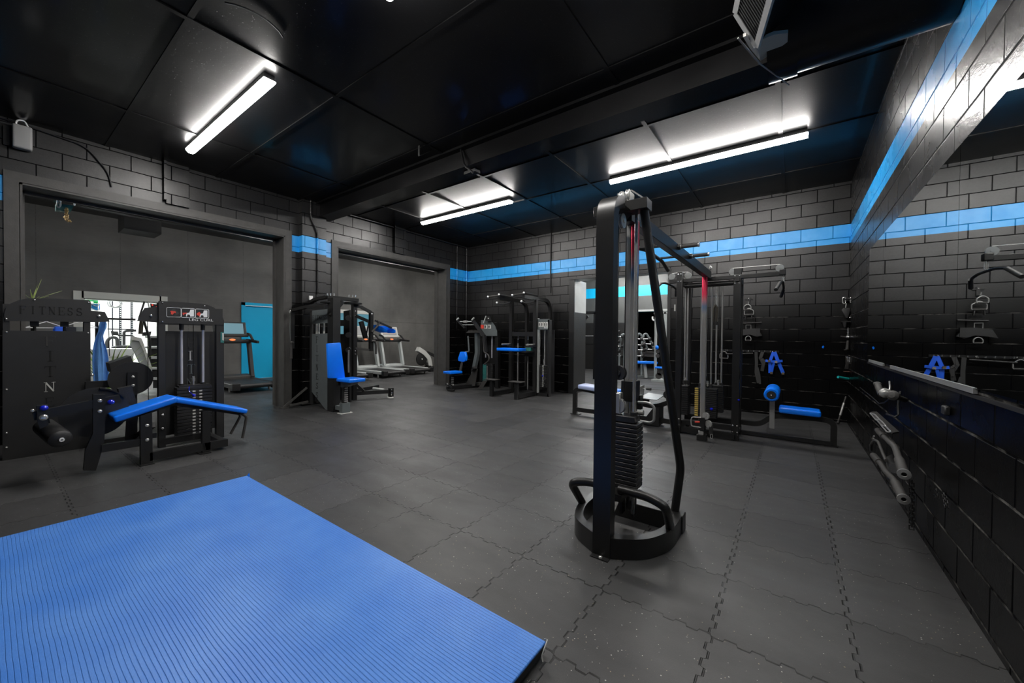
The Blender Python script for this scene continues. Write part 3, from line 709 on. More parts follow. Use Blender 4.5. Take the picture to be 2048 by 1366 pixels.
# far multi station
def post(x, y, w, z1=2.19, d=None):
    d = d or w
    b = MB(); b.box((x-w/2, y-d/2, 0), (x+w/2, y+d/2, z1), .003); return b.out('upright', M['tower_steel'], cx)
post(-1.245, 5.56, .07); post(-.575, 5.66, .085); post(-1.24, 6.12, .07, 2.14); post(-.575, 6.02, .06, 2.14)
for x, y in ((-1.245, 5.525),): 
    for z in (2.155, 2.06, .20, .12, .08):
        for dx in (-.015, .02): bolt(cx, (x+dx, y, z), 'y-', .010)
for z in (2.09, 2.0, .185, .10, .07):
    for dx in (-.025, .025): bolt(cx, (-.575+dx, 5.617, z), 'y-', .011)
b = MB(); b.box((-1.40, 5.61, 2.055), (-.10, 5.67, 2.105), .002); b.out('top_arm', M['tower_steel'], cx)
b = MB(); b.box((-.14, 5.60, 2.06), (-.075, 5.68, 2.13), .006); b.out('arm_end_cap', M['steel'], cx)
b = MB(); b.tube([(-1.2, 5.66, 2.01), (-.62, 5.66, 2.01)], .033); b.out('rear_tube', M['steel'], cx)
for x in (-1.24, -.575):
    b = MB(); b.box((x-.025, 5.6, 2.02), (x+.025, 6.12, 2.08)); b.out('side_rail', M['tower_steel'], cx)
    b = MB(); b.box((x-.03, 5.6, .05), (x+.03, 6.12, .10)); b.out('side_rail', M['tower_steel'], cx)
for x in (-.135, -.63, -1.16, -1.37): pulley(cx, (x, 5.64, 2.15), (0, 1, 0), .043, .02, 'silver_plastic')
b = MB(); b.tube([(-.63, 5.64, 2.195), (-.135, 5.64, 2.195)], .003, seg=6); b.out('cable', M['chrome_dull'], cx)
b = MB(); b.tube([(-1.37, 5.64, 2.195), (-1.16, 5.64, 2.195)], .003, seg=6); b.out('cable', M['chrome_dull'], cx)
# wide bar hanging from each arm end (clipped on: separate things)
def latbar(x, zt, label):
    t = thing('lat_pulldown_bar', label, 'pulldown bar', (x, 5.64, zt-.12))
    b = MB(); b.tube([(x-.055, 5.12, zt-.22), (x-.02, 5.26, zt-.125), (x+.0, 5.45, zt-.10), (x, 5.83, zt-.10), (x, 6.02, zt-.125), (x-.03, 6.14, zt-.21)], .0135, fil=.06); b.out('bar', M['steel'], t)
    b = MB(); b.cyl((x-.055, 5.10, zt-.225), (x-.02, 5.26, zt-.13), .019); b.out('grip', M['rubber'], t)
    b = MB(); b.cyl((x-.03, 6.14, zt-.21), (x, 6.03, zt-.13), .019); b.out('grip', M['rubber'], t)
    b = MB(); b.tube([(x, 5.64, zt-.10), (x, 5.64, zt+.0)], .006); b.tube([(x-.012, 5.64, zt-.08), (x+.012, 5.64, zt-.08), (x+.012, 5.64, zt-.02), (x-.012, 5.64, zt-.02)], .004, closed=True, seg=6); b.out('clip', M['chrome'], t)
latbar(-.10, 2.06, 'black pulldown bar hanging from the right arm of the multi station')
latbar(-1.40, 2.14, 'black pulldown bar hanging at the left arm of the multi station')
for (dx, dy, dz), m in (((0, 0, 0), 0),): pass
for x, y in ((XC-.055, 5.47), (XC+.03, 5.50), (-1.0, 5.51)):
    pulley(cx, (x, y, 2.20), (1, .2, 0), .032, .016, 'chrome')
# far column and its trolley
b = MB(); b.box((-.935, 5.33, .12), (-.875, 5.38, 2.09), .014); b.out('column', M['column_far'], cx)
b = MB(); b.box((-.965, 5.31, 0), (-.855, 5.42, .075), .004); b.out('column_foot', M['steel'], cx)
b = MB(); b.box((-.945, 5.315, .075), (-.885, 5.375, .125), .004); b.out('column_socket', M['chrome_dull'], cx)
b = MB(); b.box((-.945, 5.30, .13), (-.87, 5.39, .30), .006); b.out('carriage', M['steel'], cx)
Df = [pt(1402, 835, y=5.3), pt(1384, 834, y=5.3), pt(1382, 840, y=5.3), pt(1383, 852, y=5.3), pt(1402, 855, y=5.3)]
b = MB(); b.tube(Df, .007, fil=.02); b.out('carriage_handle', M['chrome_dull'], cx)
b = MB(); b.cyl(pt(1390, 844, y=5.3), pt(1400, 844, y=5.3), .012); b.out('locking_knob', M['red'], cx)
for u, v, r in ((1412, 832, .045), (1417, 848, .045)): pulley(cx, pt(u, v, y=5.32), (.5, 1, 0), r, .02, 'chrome_dull')
b = MB(); b.box(pt(1418, 853, y=5.3), pt(1426, 868, y=5.34)); b.out('cable_stop', M['rubber'], cx)
b = MB(); q = pt(1423, 872, y=5.3); b.tube([q+Vector((-.012, 0, .02)), q+Vector((.012, 0, .02)), q+Vector((.012, 0, -.03)), q+Vector((-.012, 0, -.03))], .004, closed=True, seg=6, fil=.01); b.out('snap_hook', M['chrome'], cx)
# stacks
stack(cx, -1.045, -.785, 5.60, 5.72, .245, .635, 16)
for k in range(14):
    b = MB(); z = .632-k*.0272; b.box((-1.046, 5.593, z-.018), (-1.003, 5.60, z)); b.out('number_sticker', M['number_gold'], cx)
stack(cx, -.90, -.745, 5.84, 5.96, .29, .66, 14); stack(cx, -1.31, -1.185, 5.86, 5.98, .20, .62, 14)
for x, y in ((-1.245, 5.92), (-1.215, 5.92), (-.93, 5.66), (-.865, 5.66), (-.84, 5.9), (-.775, 5.9), (-.99, 5.66)):
    b = MB(); b.cyl((x, y, .60), (x, y, 2.04), .011, seg=10); b.out('guide_rod', M['chrome_dull'], cx)
    b = MB(); b.cyl((x, y, .64), (x, y, .69), .022, seg=12); b.out('rod_bushing', M['rubber'], cx)
for x, y in ((-.90, 5.66), (-.808, 5.9), (-1.23, 5.93)):
    b = MB(); b.tube([(x, y-.01, .66), (x, y-.01, .73)], .014, seg=8); b.out('cable_hook', M['chrome'], cx)
    b = MB(); b.cyl((x, y-.01, .73), (x, y-.01, 2.04), .003, seg=6); b.out('cable', M['cable'], cx)
b = MB(); b.sph((-.84, 5.585, .37), .02); b.cyl((-.84, 5.585, .37), (-.84, 5.605, .37), .008); b.out('selector_pin', M['blue_knob'], cx)
b = MB(); b.sph((-.535, 5.60, .52), .014); b.out('selector_pin', M['blue_knob'], cx)
b = MB(); b.box((-1.245, 5.56, .02), (-.575, 5.62, .085)); b.out('base_beam', M['steel'], cx)
b = MB(); b.box((-1.245, 5.62, .115), (-.575, 5.70, .17)); b.out('stack_beam', M['steel'], cx)
b = MB(); b.box((-1.245, 5.95, .13), (-.575, 6.03, .20)); b.out('stack_beam', M['steel'], cx)
# right bench (seated row) bolted to the station
Y = 6.03
b = MB(); b.tube([(-.56, Y, .165), (-.32, Y, .165), (-.20, Y, .30), (.28, Y, .32), (.42, Y, .30), (.42, Y, 0)], 0, sec=(.06, .055), up=(0, 1, 0), fil=.13, n=8); b.out('bench_frame', M['tower_steel'], cx)
b = MB(); b.box((-.56, Y-.03, .012), (.42, Y+.03, .05)); b.out('bench_rail', M['steel'], cx)
b = MB(); b.box((.33, Y-.05, 0), (.46, Y+.05, .01)); b.out('foot_plate', M['steel'], cx)
b = MB(); b.pad((.085, Y, .392), (.42, 0, -.01), (0, .26, 0), (0, 0, .075), .028); b.out('seat_pad', M['vinyl'], cx)
b = MB(); b.box((-.225, Y-.065, .14), (-.17, Y-.055, .58)); b.out('roller_plate', M['chrome_dull'], cx)
b = MB(); b.lathe((-.2, Y-.30, .60), (0, 1, 0), [(0, .05), (.0, .07), (.02, .082), (.23, .082), (.24, .07), (.25, .02)], 28); b.out('roller', M['vinyl'], cx)
b = MB(); b.lathe((-.2, Y-.31, .60), (0, 1, 0), [(0, 0), (0, .045), (.02, .048), (.03, .02)], 24); b.out('roller_cap', M['rubber'], cx)
bolt(cx, (-.2, Y-.31, .60), 'y-', .008)
b = MB(); b.lathe((-.2, Y+.05, .60), (0, 1, 0), [(0, .05), (.0, .07), (.02, .082), (.23, .082), (.24, .07), (.25, .02)], 28); b.out('roller', M['vinyl'], cx)
b = MB(); b.box((-.08, Y-.03, .34), (-.2, Y+.03, .36)); b.out('seat_bracket', M['steel'], cx)
# left bench (low row) bolted to the station
Y = 5.84
b = MB(); b.tube([(-2.94, Y, 0), (-2.94, Y, .42), (-2.78, Y, .43), (-2.2, Y, .37), (-1.86, Y, .30), (-1.62, Y, .27), (-1.40, Y, .38)], 0, sec=(.065, .055), up=(0, 1, 0), fil=.14, n=8); b.out('bench_frame', M['tower_steel'], cx)
b = MB(); b.box((-2.94, Y-.03, .05), (-1.24, Y+.03, .12)); b.out('bench_rail', M['steel'], cx)
b = MB(); b.box((-3.0, Y-.05, 0), (-2.85, Y+.05, .01)); b.out('foot_plate', M['steel'], cx)
b = MB(); b.pad((-2.64, Y, .472), (.38, 0, -.024), (0, .28, 0), (0, 0, .072), .028); b.out('seat_pad', M['vinyl_glare'], cx, 'end of the bench seat with its glare painted pale lavender')  # glare on this end of the blue seat is painted as a paler pad
b = MB(); b.pad((-2.31, Y, .448), (.28, 0, -.03), (0, .28, 0), (0, 0, .072), .028); b.out('seat_pad', M['vinyl'], cx)
b = MB(); b.lathe((-2.01, Y-.29, .44), (0, 1, 0), [(0, .02), (.0, .075), (.02, .085), (.23, .085), (.25, .07)], 24); b.out('roller', M['vinyl'], cx)
b = MB(); b.prism([(-1.93, Y-.10, .30), (-1.86, Y-.10, .56), (-1.82, Y-.10, .57), (-1.83, Y-.10, .30)], (0, .2, 0)); b.out('roller_plate', M['chrome_dull'], cx)
b = MB(); b.prism([(-1.80, Y-.12, .02), (-1.54, Y-.12, .02), (-1.54, Y-.12, .28), (-1.62, Y-.12, .28)], (0, .24, 0)); b.out('support_gusset', M['steel'], cx)
b = MB(); b.box((-1.83, Y-.06, .33), (-1.73, Y+.06, .38)); b.out('stop_block', M['rubber'], cx)
b = MB(); b.prism([(-1.80, Y-.25, .415), (-1.55, Y-.2, .40), (-1.55, Y+.2, .42), (-1.80, Y+.25, .43)], (0, 0, .008)); b.out('foot_rest', M['chrome_dull'], cx)
b = MB(); b.lathe((-1.44, Y-.055, .475), (0, 1, 0), [(0, 0), (0, .062), (.012, .062), (.012, 0)], 24); b.lathe((-1.36, Y-.055, .50), (0, 1, 0), [(0, 0), (0, .062), (.012, .062), (.012, 0)], 24); b.out('pulley_plate', M['steel'], cx)
for p in ((-1.445, Y-.056, .475), (-1.40, Y-.056, .45)): bolt(cx, p, 'y-', .013)
b = MB(); b.tube([(-1.44, Y, .53), (-1.68, Y-.02, .53)], .003, seg=6); b.out('cable', M['cable'], cx)
t = thing('cable_attachment', 'short black single grip at the end of the low row cable', 'handle', (-1.72, Y-.02, .50))
b = MB(); b.cyl((-1.685, Y-.02, .53), (-1.755, Y-.02, .53), .022, .017); b.out('grip', M['rubber'], t)
b = MB(); b.tube([(-1.755, Y-.02, .53), (-1.80, Y-.02, .535)], .006, seg=8); b.out('clip', M['chrome'], t)
# ================================================================= LEG CURL MACHINE
def poly(uv, dep, **pl):
    """prism from a photographed outline lying on a plane of the machine, thickness vector dep"""
    b = MB(); b.prism([pt(u, v, **pl) for u, v in uv], dep); return b
lc = thing('leg_curl_machine', 'black leg curl machine with bent blue bench and an icon plate reading leg curl', 'gym machine', (-5.5, 1.2, 0))
X0 = -5.75
poly([(317, 602), (345, 603), (400, 607), (415, 609.5), (428, 615), (438, 624), (445, 633), (448, 641), (448, 650), (318, 646)], (-.006, 0, 0), x=X0+.006).out('header_plate', M['shroud'], lc)
def yz(u, v, x): p = pt(u, v, x=x); return p.y, p.z
ya, yb = pt(317, 700, x=X0).y, pt(331, 700, x=X0).y
yc, yd = pt(433, 700, x=X0).y, pt(448, 700, x=X0).y
b = MB(); b.box((X0-.07, ya, 0), (X0, yb, 1.64)); b.out('shroud_side', M['shroud'], lc)
b = MB(); b.box((X0-.07, yc, 0), (X0, yd, 1.45)); b.out('shroud_side', M['shroud'], lc)
for u, v in ((325, 605.5), (409.5, 611.5), (325, 643)): bolt(lc, Vector((X0+.007, *yz(u, v, X0+.007))), 'x+', .007)
# pictogram plate: three frames, figures and the caption
F3 = [(333.3, 614.5, 361.9, 634.3), (362.9, 616.4, 389.9, 635.8), (391.0, 617.8, 417.7, 636.6)]
xi = X0+.009
for (a, c, e, f) in F3:
    g = [pt(a, c, x=xi), pt(e, c+(1.8 if a < 340 else 1.2), x=xi), pt(e, f, x=xi), pt(a, f-(.6), x=xi)]
    b = MB(); b.tube(g, .0022, seg=6, fil=.015, closed=True); b.out('pictogram_frame', M['white'], lc)
def fig(pts_, mat, name='pictogram_figure', sx=0):
    poly([(310+x/13.65+sx, 590+y/13.65) for x, y in pts_], (.0012, 0, 0), x=xi-.0015).out(name, M[mat], lc)
fig([(455, 390), (500, 370), (550, 372), (572, 410), (565, 440), (480, 440)], 'grip'); fig([(410, 440), (455, 430), (560, 445), (572, 500), (530, 480), (480, 540), (430, 520), (440, 480)], 'red')
fig([(560, 430), (660, 490), (640, 520), (560, 575), (520, 570), (580, 500)], 'grip'); fig([(430, 515), (480, 540), (400, 552), (355, 545)], 'grip')
for dx, dy in ((0, 0), (370/13.65, 1.5)):
    k = [(850, 500), (940, 480), (965, 400), (1060, 400), (1060, 585), (960, 590), (950, 540), (890, 530), (870, 585), (848, 585)]
    poly([(310+x/13.65+dx, 590+y/13.65+dy) for x, y in k], (.0012, 0, 0), x=xi-.0015).out('pictogram_machine', M['white'], lc)
    k = [(750, 485), (880, 480), (850, 520), (800, 515), (790, 550), (765, 545)] if dx == 0 else [(770, 480), (840, 440), (880, 480), (850, 560), (830, 560), (800, 520), (775, 540)]
    poly([(310+x/13.65+dx, 590+y/13.65+dy) for x, y in k], (.0012, 0, 0), x=xi-.001).out('pictogram_figure', M['red'], lc)
c = pt(402.5, 640.2, x=xi-.001); fonttext('LEG CURL', .040, M['white'], 'caption', lc, c, basis((0, 1, 0), (0, 0, 1)), .0006, sx=1.3)
# stack and rods
xs = -5.86
for u in (363, 406):
    p = pt(u, 700, x=xs); b = MB(); b.cyl((xs, p.y, .66), (xs, p.y, 1.42), .0135); b.out('guide_rod', M['rod'], lc)
    b = MB(); b.cyl((xs, p.y, 1.34), (xs, p.y, 1.44), .022); b.out('rod_collar', M['rubber'], lc)
    b = MB(); b.cyl((xs, p.y, .665), (xs, p.y, .70), .026); b.out('rod_bushing', M['rubber'], lc)
y0, y1 = pt(351, 800, x=xs).y, pt(421, 800, x=xs).y; ym_ = (y0+y1)/2
h = .0385
for k in range(16):
    b = MB(); z = .05+k*h; b.box((xs-.065, y0, z), (xs+.065, y1, z+h-.006), .002); b.out('weight_plate', M['plate'], lc)
    if k < 15:
        for dy in (-.045, .02):
            b = MB(); b.box((xs+.0652, ym_+dy+.02, z+.008), (xs+.0665, ym_+dy+.048, z+h-.014)); b.out('number_sticker', M['offwhite'], lc)
b = MB(); b.box((xs-.06, y0+.02, .05+16*h-.004), (xs+.06, y1-.02, .05+16*h+.014)); b.out('top_plate', M['plate'], lc)
b = MB(); b.tube([(xs, ym_, .66), (xs, ym_, .78)], .012, seg=10); b.cyl((xs, ym_, .72), (xs, ym_, .76), .017); b.out('cable_hook', M['chrome_dull'], lc)
b = MB(); b.tube([(xs, ym_, .78), (xs, ym_, 1.5)], .004, seg=6); b.out('cable', M['cable'], lc)
b = MB(); p = pt(388, 791, x=xs+.09); b.sph(p, .018); b.cyl(p, p+Vector((-.05, 0, 0)), .006); b.tube([p, p+Vector((0, -.05, .06)), p+Vector((-.04, -.03, .12))], .004, fil=.03, seg=6); b.out('selector_pin', M['blue_knob'], lc)
# rear shroud with cut letters
xr = -6.02
y2, y3 = pt(331, 700, x=xr).y, pt(434, 700, x=xr).y
b = MB(); b.box((xr, y2, .08), (xr+.006, y3, 1.325)); b.out('rear_shroud', M['shroud'], lc)
b = MB(); b.box((xr, y2-.06, 1.40), (xr+.006, y3+.06, 1.62)); b.out('rear_header', M['shroud'], lc)
for ch, (u0, v0, v1), mt in (('F', (373, 676, 696), 'grip'), ('I', (372, 702, 721), 'offwhite'), ('T', (374, 729, 748), 'shroud_grey'), ('N', (373, 757, 770), 'shroud_grey')):
    p = pt(u0, v1, x=xr+.008); q = pt(u0, v0, x=xr+.008); b = MB(); glyph(b, ch, p, (0, 1, 0), (0, 0, 1), q.z-p.z, (.002, 0, 0), 1.15); b.out('cut_letter', M[mt], lc)
# pulley bracket on the left of the header, cable
poly([(274, 642), (289, 616), (315, 613), (315, 645)], (-.008, 0, 0), x=X0-.02).out('pulley_bracket', M['shroud'], lc)
bolt(lc, Vector((X0-.01, *yz(302, 631, X0-.01))), 'x+', .013)
p, q = pt(295, 640, x=X0-.03), pt(297, 800, x=X0-.03)
b = MB(); b.tube([p, q], .004, seg=6); b.out('cable', M['cable'], lc)
# bench
xm = -5.285
def padq(y0, z0, y1, z1, th, xc=xm, wd=.33, name='bench_pad'):
    Yv = Vector((0, y1-y0, z1-z0)); n = Vector((1, 0, 0)).cross(Yv).normalized(); n = n if n.z > 0 else -n
    b = MB(); b.pad(Vector((xc, (y0+y1)/2, (z0+z1)/2))-n*th/2, (wd, 0, 0), Yv, n*th, .022); return b.out(name, M['vinyl'], lc)
padq(.69, .51, 1.15, .645, .062); padq(1.15, .635, 1.80, .415, .052)
b = MB(); b.bar((xm, .74, .45), (xm, 1.14, .565), .22, .03); b.bar((xm, 1.14, .565), (xm, 1.74, .365), .12, .035); b.out('pad_frame', M['steel'], lc)
poly([(186, 789), (211, 789), (209, 880), (200, 915), (192, 941), (167, 941), (171, 900), (186, 868)], (-.05, 0, 0), x=-5.16).out('pivot_post', M['steel'], lc)
for v in (801.5, 822.5): bolt(lc, Vector((-5.16, *yz(199.5, v, -5.16))), 'x+', .017)
poly([(281, 832), (304, 824), (306, 927), (282, 930)], (-.06, 0, 0), x=-5.13).out('bench_post', M['steel'], lc)
for v in (851, 880): bolt(lc, Vector((-5.13, *yz(294, v, -5.13))), 'x+', .017)
poly([(405, 822), (421, 826), (421, 903), (405, 905)], (-.06, 0, 0), x=-5.13).out('bench_post', M['steel'], lc)
for (u0, u1, v) in ((276, 313, 930), (398, 428, 908)):
    a, c = pt(u0, v, z=.004), pt(u1, v, z=.004); b = MB(); b.box((-5.24, a.y, 0), (-5.09, c.y, .008)); b.out('foot_plate', M['steel'], lc)
ye = pt(456, 885, x=-5.13).y; yp = pt(300, 905, x=-5.13).y
b = MB(); b.box((-5.19, yp, .03), (-5.13, ye, .11)); b.out('front_rail', M['steel'], lc)
b = MB(); b.box((-5.80, ye-.06, .03), (-5.19, ye, .10)); b.out('end_rail', M['steel'], lc)
b = MB(); b.box((-5.19, .62, .19), (-5.14, .90, .26)); b.out('link_rail', M['steel'], lc)
b = MB(); b.box((-5.80, ya, .03), (-5.74, ye, .10)); b.bar((-5.72, .90, .12), (-5.16, .97, .38), .05, .05); b.bar((-5.78, 1.10, .27), (-5.16, .98, .27), .05, .05); b.out('rear_rail', M['steel'], lc)
for u, v in ((325, 830), (325, 857)): bolt(lc, Vector((X0+.001, *yz(u, v, X0+.001))), 'x+', .014)
# cam, lever, roller
b = MB(); c = pt(190, 824, x=-5.42); b.lathe(c, (1, 0, 0), [(0, 0), (0, .235), (.012, .235), (.012, 0)], 48); b.out('cam_disc', M['shroud'], lc)
b = MB(); b.tube([c+Vector((.02, .23*math.sin(a), .23*math.cos(a))) for a in [i*.13 for i in range(1, 9)]], 0, sec=(.012, .05), up=(1, 0, 0)); b.out('cam_rim', M['steel'], lc)
b = MB(); b.bar(pt(66, 832, x=-5.19), pt(240, 797, x=-5.19), .05, .075, up=(0, 0, 1)); b.out('lever_arm', M['steel'], lc)
poly([(73, 812), (95, 810), (97, 850), (80, 858), (75, 845)], (-.05, 0, 0), x=-5.13).out('lever_bracket', M['steel'], lc)
bolt(lc, Vector((-5.13, *yz(87, 835, -5.13))), 'x+', .026); bolt(lc, Vector((-5.14, *yz(65, 821.5, -5.14))), 'x+', .014)
for u, v in ((88, 816), (222, 804)):
    p = pt(u, v, x=-5.12); b = MB(); b.sph(p, .026, (1, 1, .85)); b.cyl(p, p+Vector((-.04, 0, 0)), .009); b.out('locking_knob', M['blue_knob'], lc)
b = MB(); b.lathe((-5.45, .30, .45), (.40, .07, -.07), [(0, .02), (0, .06), (.02, .072), (.36, .076), (.40, .072), (.415, .055), (.42, .02)], 28); b.out('ankle_roller', M['foam'], lc)
b = MB(); b.lathe((-5.045, .372, .38), (.40, .07, -.07), [(0, .006), (0, .017), (.012, .017), (.012, .006)], 16); b.out('roller_bolt', M['white'], lc)
b = MB(); b.bar((-5.30, .30, .57), (-5.30, .32, .43), .03, .03); b.out('roller_link', M['steel'], lc)
# black leg rest beside the cam, hand grips at the far end
poly([(237, 778), (263, 772), (274, 806), (250, 818), (243, 812)], (-.10, 0, 0), x=-5.55).out('knee_stop', M['foam'], lc)
poly([(255, 830), (277, 826), (272, 880), (252, 882)], (-.06, 0, 0), x=-5.5).out('cam_post', M['steel'], lc)
for pts_, x in (([(476, 826), (481, 831), (474, 845), (461, 868)], -5.38), ([(480, 826), (493, 833), (490, 850), (485, 876)], -5.17)):
    b = MB(); b.tube([pt(u, v, x=x) for u, v in pts_], .014, fil=.03); g = b.out('hand_grip', M['grip'], lc)
# ================================================================= LEG EXTENSION MACHINE (fitness lettering)
le = thing('leg_extension_machine', 'black leg extension machine with fitness lettering cut in its tall shroud', 'gym machine', (-6.5, .5, 0))
X1 = -6.40
poly([(10, 642), (8, 628), (12, 616), (21, 607), (39, 599.5), (59, 596.5), (100, 597), (178, 600), (182, 604), (182, 644)], (-.006, 0, 0), x=X1).out('header_plate', M['shroud'], le)
poly([(181, 621), (210, 624), (220, 643.5), (181, 644.5)], (-.008, 0, 0), x=X1-.012).out('pulley_bracket', M['shroud'], le)
bolt(le, Vector((X1-.002, *yz(198, 632, X1-.002))), 'x+', .015)
poly([(5, 661), (181, 663), (181, 889), (164, 897.5), (5, 923)], (-.006, 0, 0), x=X1).out('shroud_panel', M['shroud'], le)
for a, c in ((6, 20), (168, 181)):
    y0, y1 = pt(a, 700, x=X1-.02).y, pt(c, 700, x=X1-.02).y; b = MB(); b.box((X1-.10, y0, .0), (X1-.012, y1, 1.58)); b.out('shroud_side', M['shroud'], le)
for u, v in ((69, 600), (177, 605), (12.4, 637.5), (12.6, 664), (176, 666), (177, 769), (13, 779), (13, 866), (13, 895)): bolt(le, Vector((X1+.001, *yz(u, v, X1+.001))), 'x+', .009)
x = X1+.001
for k, ch in enumerate('FITNESS'):
    u0 = [38, 60, 78, 97, 116, 134.5, 152][k]; u1 = [53, 72, 92, 111, 130, 146, 165][k]
    vb = 627+k*.75; vt = vb-15.6
    p = pt(u0, vb, x=x); q = pt(u1, vb, x=x); r = pt(u0, vt, x=x)
    b = MB(); glyph(b, ch, p, (0, 1, 0), (0, 0, 1), r.z-p.z, (.0012, 0, 0), (q.y-p.y)/(r.z-p.z)/.62); b.out('header_letter', M['letter'], le)
for ch, v0, v1, mt in (('F', 672, 693, 'grip'), ('I', 702, 723, 'letter'), ('T', 733, 754, 'letter'), ('N', 765, 784, 'offwhite'), ('E', 796, 814, 'letter')):
    p = pt(88, v1, x=x); r = pt(88, v0, x=x); b = MB(); glyph(b, ch, p, (0, 1, 0), (0, 0, 1), r.z-p.z, (.0012, 0, 0), 1.25); b.out('panel_letter', M[mt], le)
for u in (69, 129):
    p = pt(u, 655, x=X1-.12); b = MB(); b.cyl((p.x, p.y, .2), (p.x, p.y, 1.6), .012); b.out('guide_rod', M['steel'], le)
    b = MB(); b.box((p.x-.02, p.y-.03, 1.36), (p.x+.02, p.y+.03, 1.46)); b.out('rod_collar', M['rubber'], le)
stack(le, X1-.20, X1-.08, .22, .56, .1, .72, 15)
a, c = pt(184, 763, x=-6.28), pt(257, 761, x=-6.28)
b = MB(); b.box((-6.33, a.y-.05, a.z-.08), (-6.27, c.y+.06, a.z)); b.out('cross_beam', M['steel'], le)
c = pt(262, 757, x=-6.15); b = MB(); b.lathe(c, (1, 0, 0), [(0, 0), (0, .19), (.015, .19), (.015, 0)], 44); b.out('cam_disc', M['shroud'], le)
poly([(255, 745), (275, 744), (275, 790), (255, 790)], (-.02, 0, 0), x=-6.10).out('cam_bracket', M['steel'], le)
for v in (754, 771): bolt(le, Vector((-6.10, *yz(266, v, -6.10))), 'x+', .017)
poly([(219, 727), (262, 712), (268, 731), (223, 745)], (-.25, 0, .0), x=-6.25).out('back_pad', M['foam'], le)
b = MB(); p = pt(184, 750, x=-6.3); b.sph(p, .016); b.out('locking_knob', M['chrome'], le)
b = MB(); b.box((-6.33, .98, .0), (-6.27, 1.05, .70)); b.box((-6.36, .70, .03), (-6.26, 1.05, .09)); b.out('seat_post', M['steel'], le)
p, q = pt(217, 641, x=X1-.02), pt(219, 712, x=X1-.02); b = MB(); b.tube([p, q], .004, seg=6); b.out('cable', M['cable'], le)
# ================================================================= CHEST PRESS / PEC MACHINE at the pillar
pm = thing('chest_fly_machine', 'black chest fly machine at the pillar, tall blue backrest, fitness lettering down its side', 'gym machine', (-6.6, 3.6, 0))
Yp = 3.42
poly([(624, 621), (655, 618), (655, 646), (624, 648)], (0, .006, 0), y=Yp).out('header_plate', M['shroud_grey'], pm)
poly([(623.5, 668), (655, 666.5), (656.5, 821), (651, 819), (623, 783)], (0, .006, 0), y=Yp).out('shroud_panel', M['shroud_grey'], pm)
for a, c in ((619.5, 623.5),):
    p, q = pt(a, 700, y=Yp), pt(c, 700, y=Yp); b = MB(); b.box((p.x, Yp, .05), (q.x, Yp+.03, 1.70)); b.out('shroud_side', M['shroud'], pm)
p, q = pt(656, 700, y=Yp), pt(671, 700, y=Yp); zt = pt(657, 596, y=Yp).z
b = MB(); b.box((p.x, Yp-.01, 0), (q.x-.06, Yp+.12, zt)); b.out('main_column', M['steel'], pm)
for k, ch in enumerate('FITNESS'):
    w = 30/7.; u0 = 625+k*w*.98; vb = 640-k*.2; P0 = pt(u0, vb, y=Yp-.001); P1 = pt(u0+w*.8, vb, y=Yp-.001); R1 = pt(u0, vb-9, y=Yp-.001)
    b = MB(); glyph(b, ch, P0, (1, 0, 0), (0, 0, 1), R1.z-P0.z, (0, -.0015, 0), (P1.x-P0.x)/(R1.z-P0.z)/.62); b.out('header_letter', M['letter'], pm)
for ch, v0, v1 in (('F', 673, 686), ('I', 691, 704), ('T', 710, 722), ('N', 728, 741), ('E', 747, 759), ('S', 765, 777), ('S', 784, 796)):
    P0 = pt(631.5, v1, y=Yp-.001); P1 = pt(636.5, v1, y=Yp-.001); R1 = pt(631.5, v0, y=Yp-.001)
    b = MB(); glyph(b, ch, P0, (1, 0, 0), (0, 0, 1), R1.z-P0.z, (0, -.0015, 0), (P1.x-P0.x)/(R1.z-P0.z)/.62); b.out('panel_letter', M['letter'], pm)
for u in (633, 637.5, 648):
    p = pt(u, 655, y=Yp+.12); b = MB(); b.cyl((p.x, p.y, .3), (p.x, p.y, 1.62), .016); b.out('guide_rod', M['offwhite'], pm)
b = MB(); b.box((-6.92, Yp+.05, .1), (-6.45, Yp+.2, .75)); b.out('weight_stack', M['plate'], pm)
# top boom, brace and cam plates
zb_ = 1.90
A0 = pt(655, 594, y=Yp+.02); A1 = pt(716, 601, x=-6.25)
b = MB(); b.tube([pt(618, 612, y=Yp+.1), pt(622, 604, y=Yp+.1), pt(633, 598, y=Yp+.05), A0], 0, sec=(.07, .05), up=(0, 0, 1), fil=.08); b.out('curved_boom', M['tower_steel'], pm)
b = MB(); b.bar(A0, A1, .14, .055); b.out('top_boom', M['tower_steel'], pm)
b = MB(); b.bar(pt(661, 632, y=Yp-.02), pt(685, 603, x=-6.28), .05, .06); b.out('boom_brace', M['tower_steel'], pm)
for k, (u, v) in enumerate(((661, 588), (655, 588), (668, 588), (705, 591), (698, 591), (711, 591))):
    p = pt(u, v, x=-6.27 if k > 2 else -6.3); b = MB(); b.cyl(p-Vector((0, 0, .03)), p+Vector((0, 0, .01)), .012); b.out('pivot_bolt', M['chrome'], pm)
for (u0, u1, v) in ((640, 684, 605.5), (686, 722, 607)):
    p, q = pt(u0, v, x=-6.45), pt(u1, v, x=-6.4); b = MB(); c = (p+q)/2; b.lathe(c-Vector((0, 0, .01)), (0, 0, 1), [(0, 0), (0, .17), (.022, .17), (.022, 0)], 36); b.out('cam_plate', M['steel'], pm)
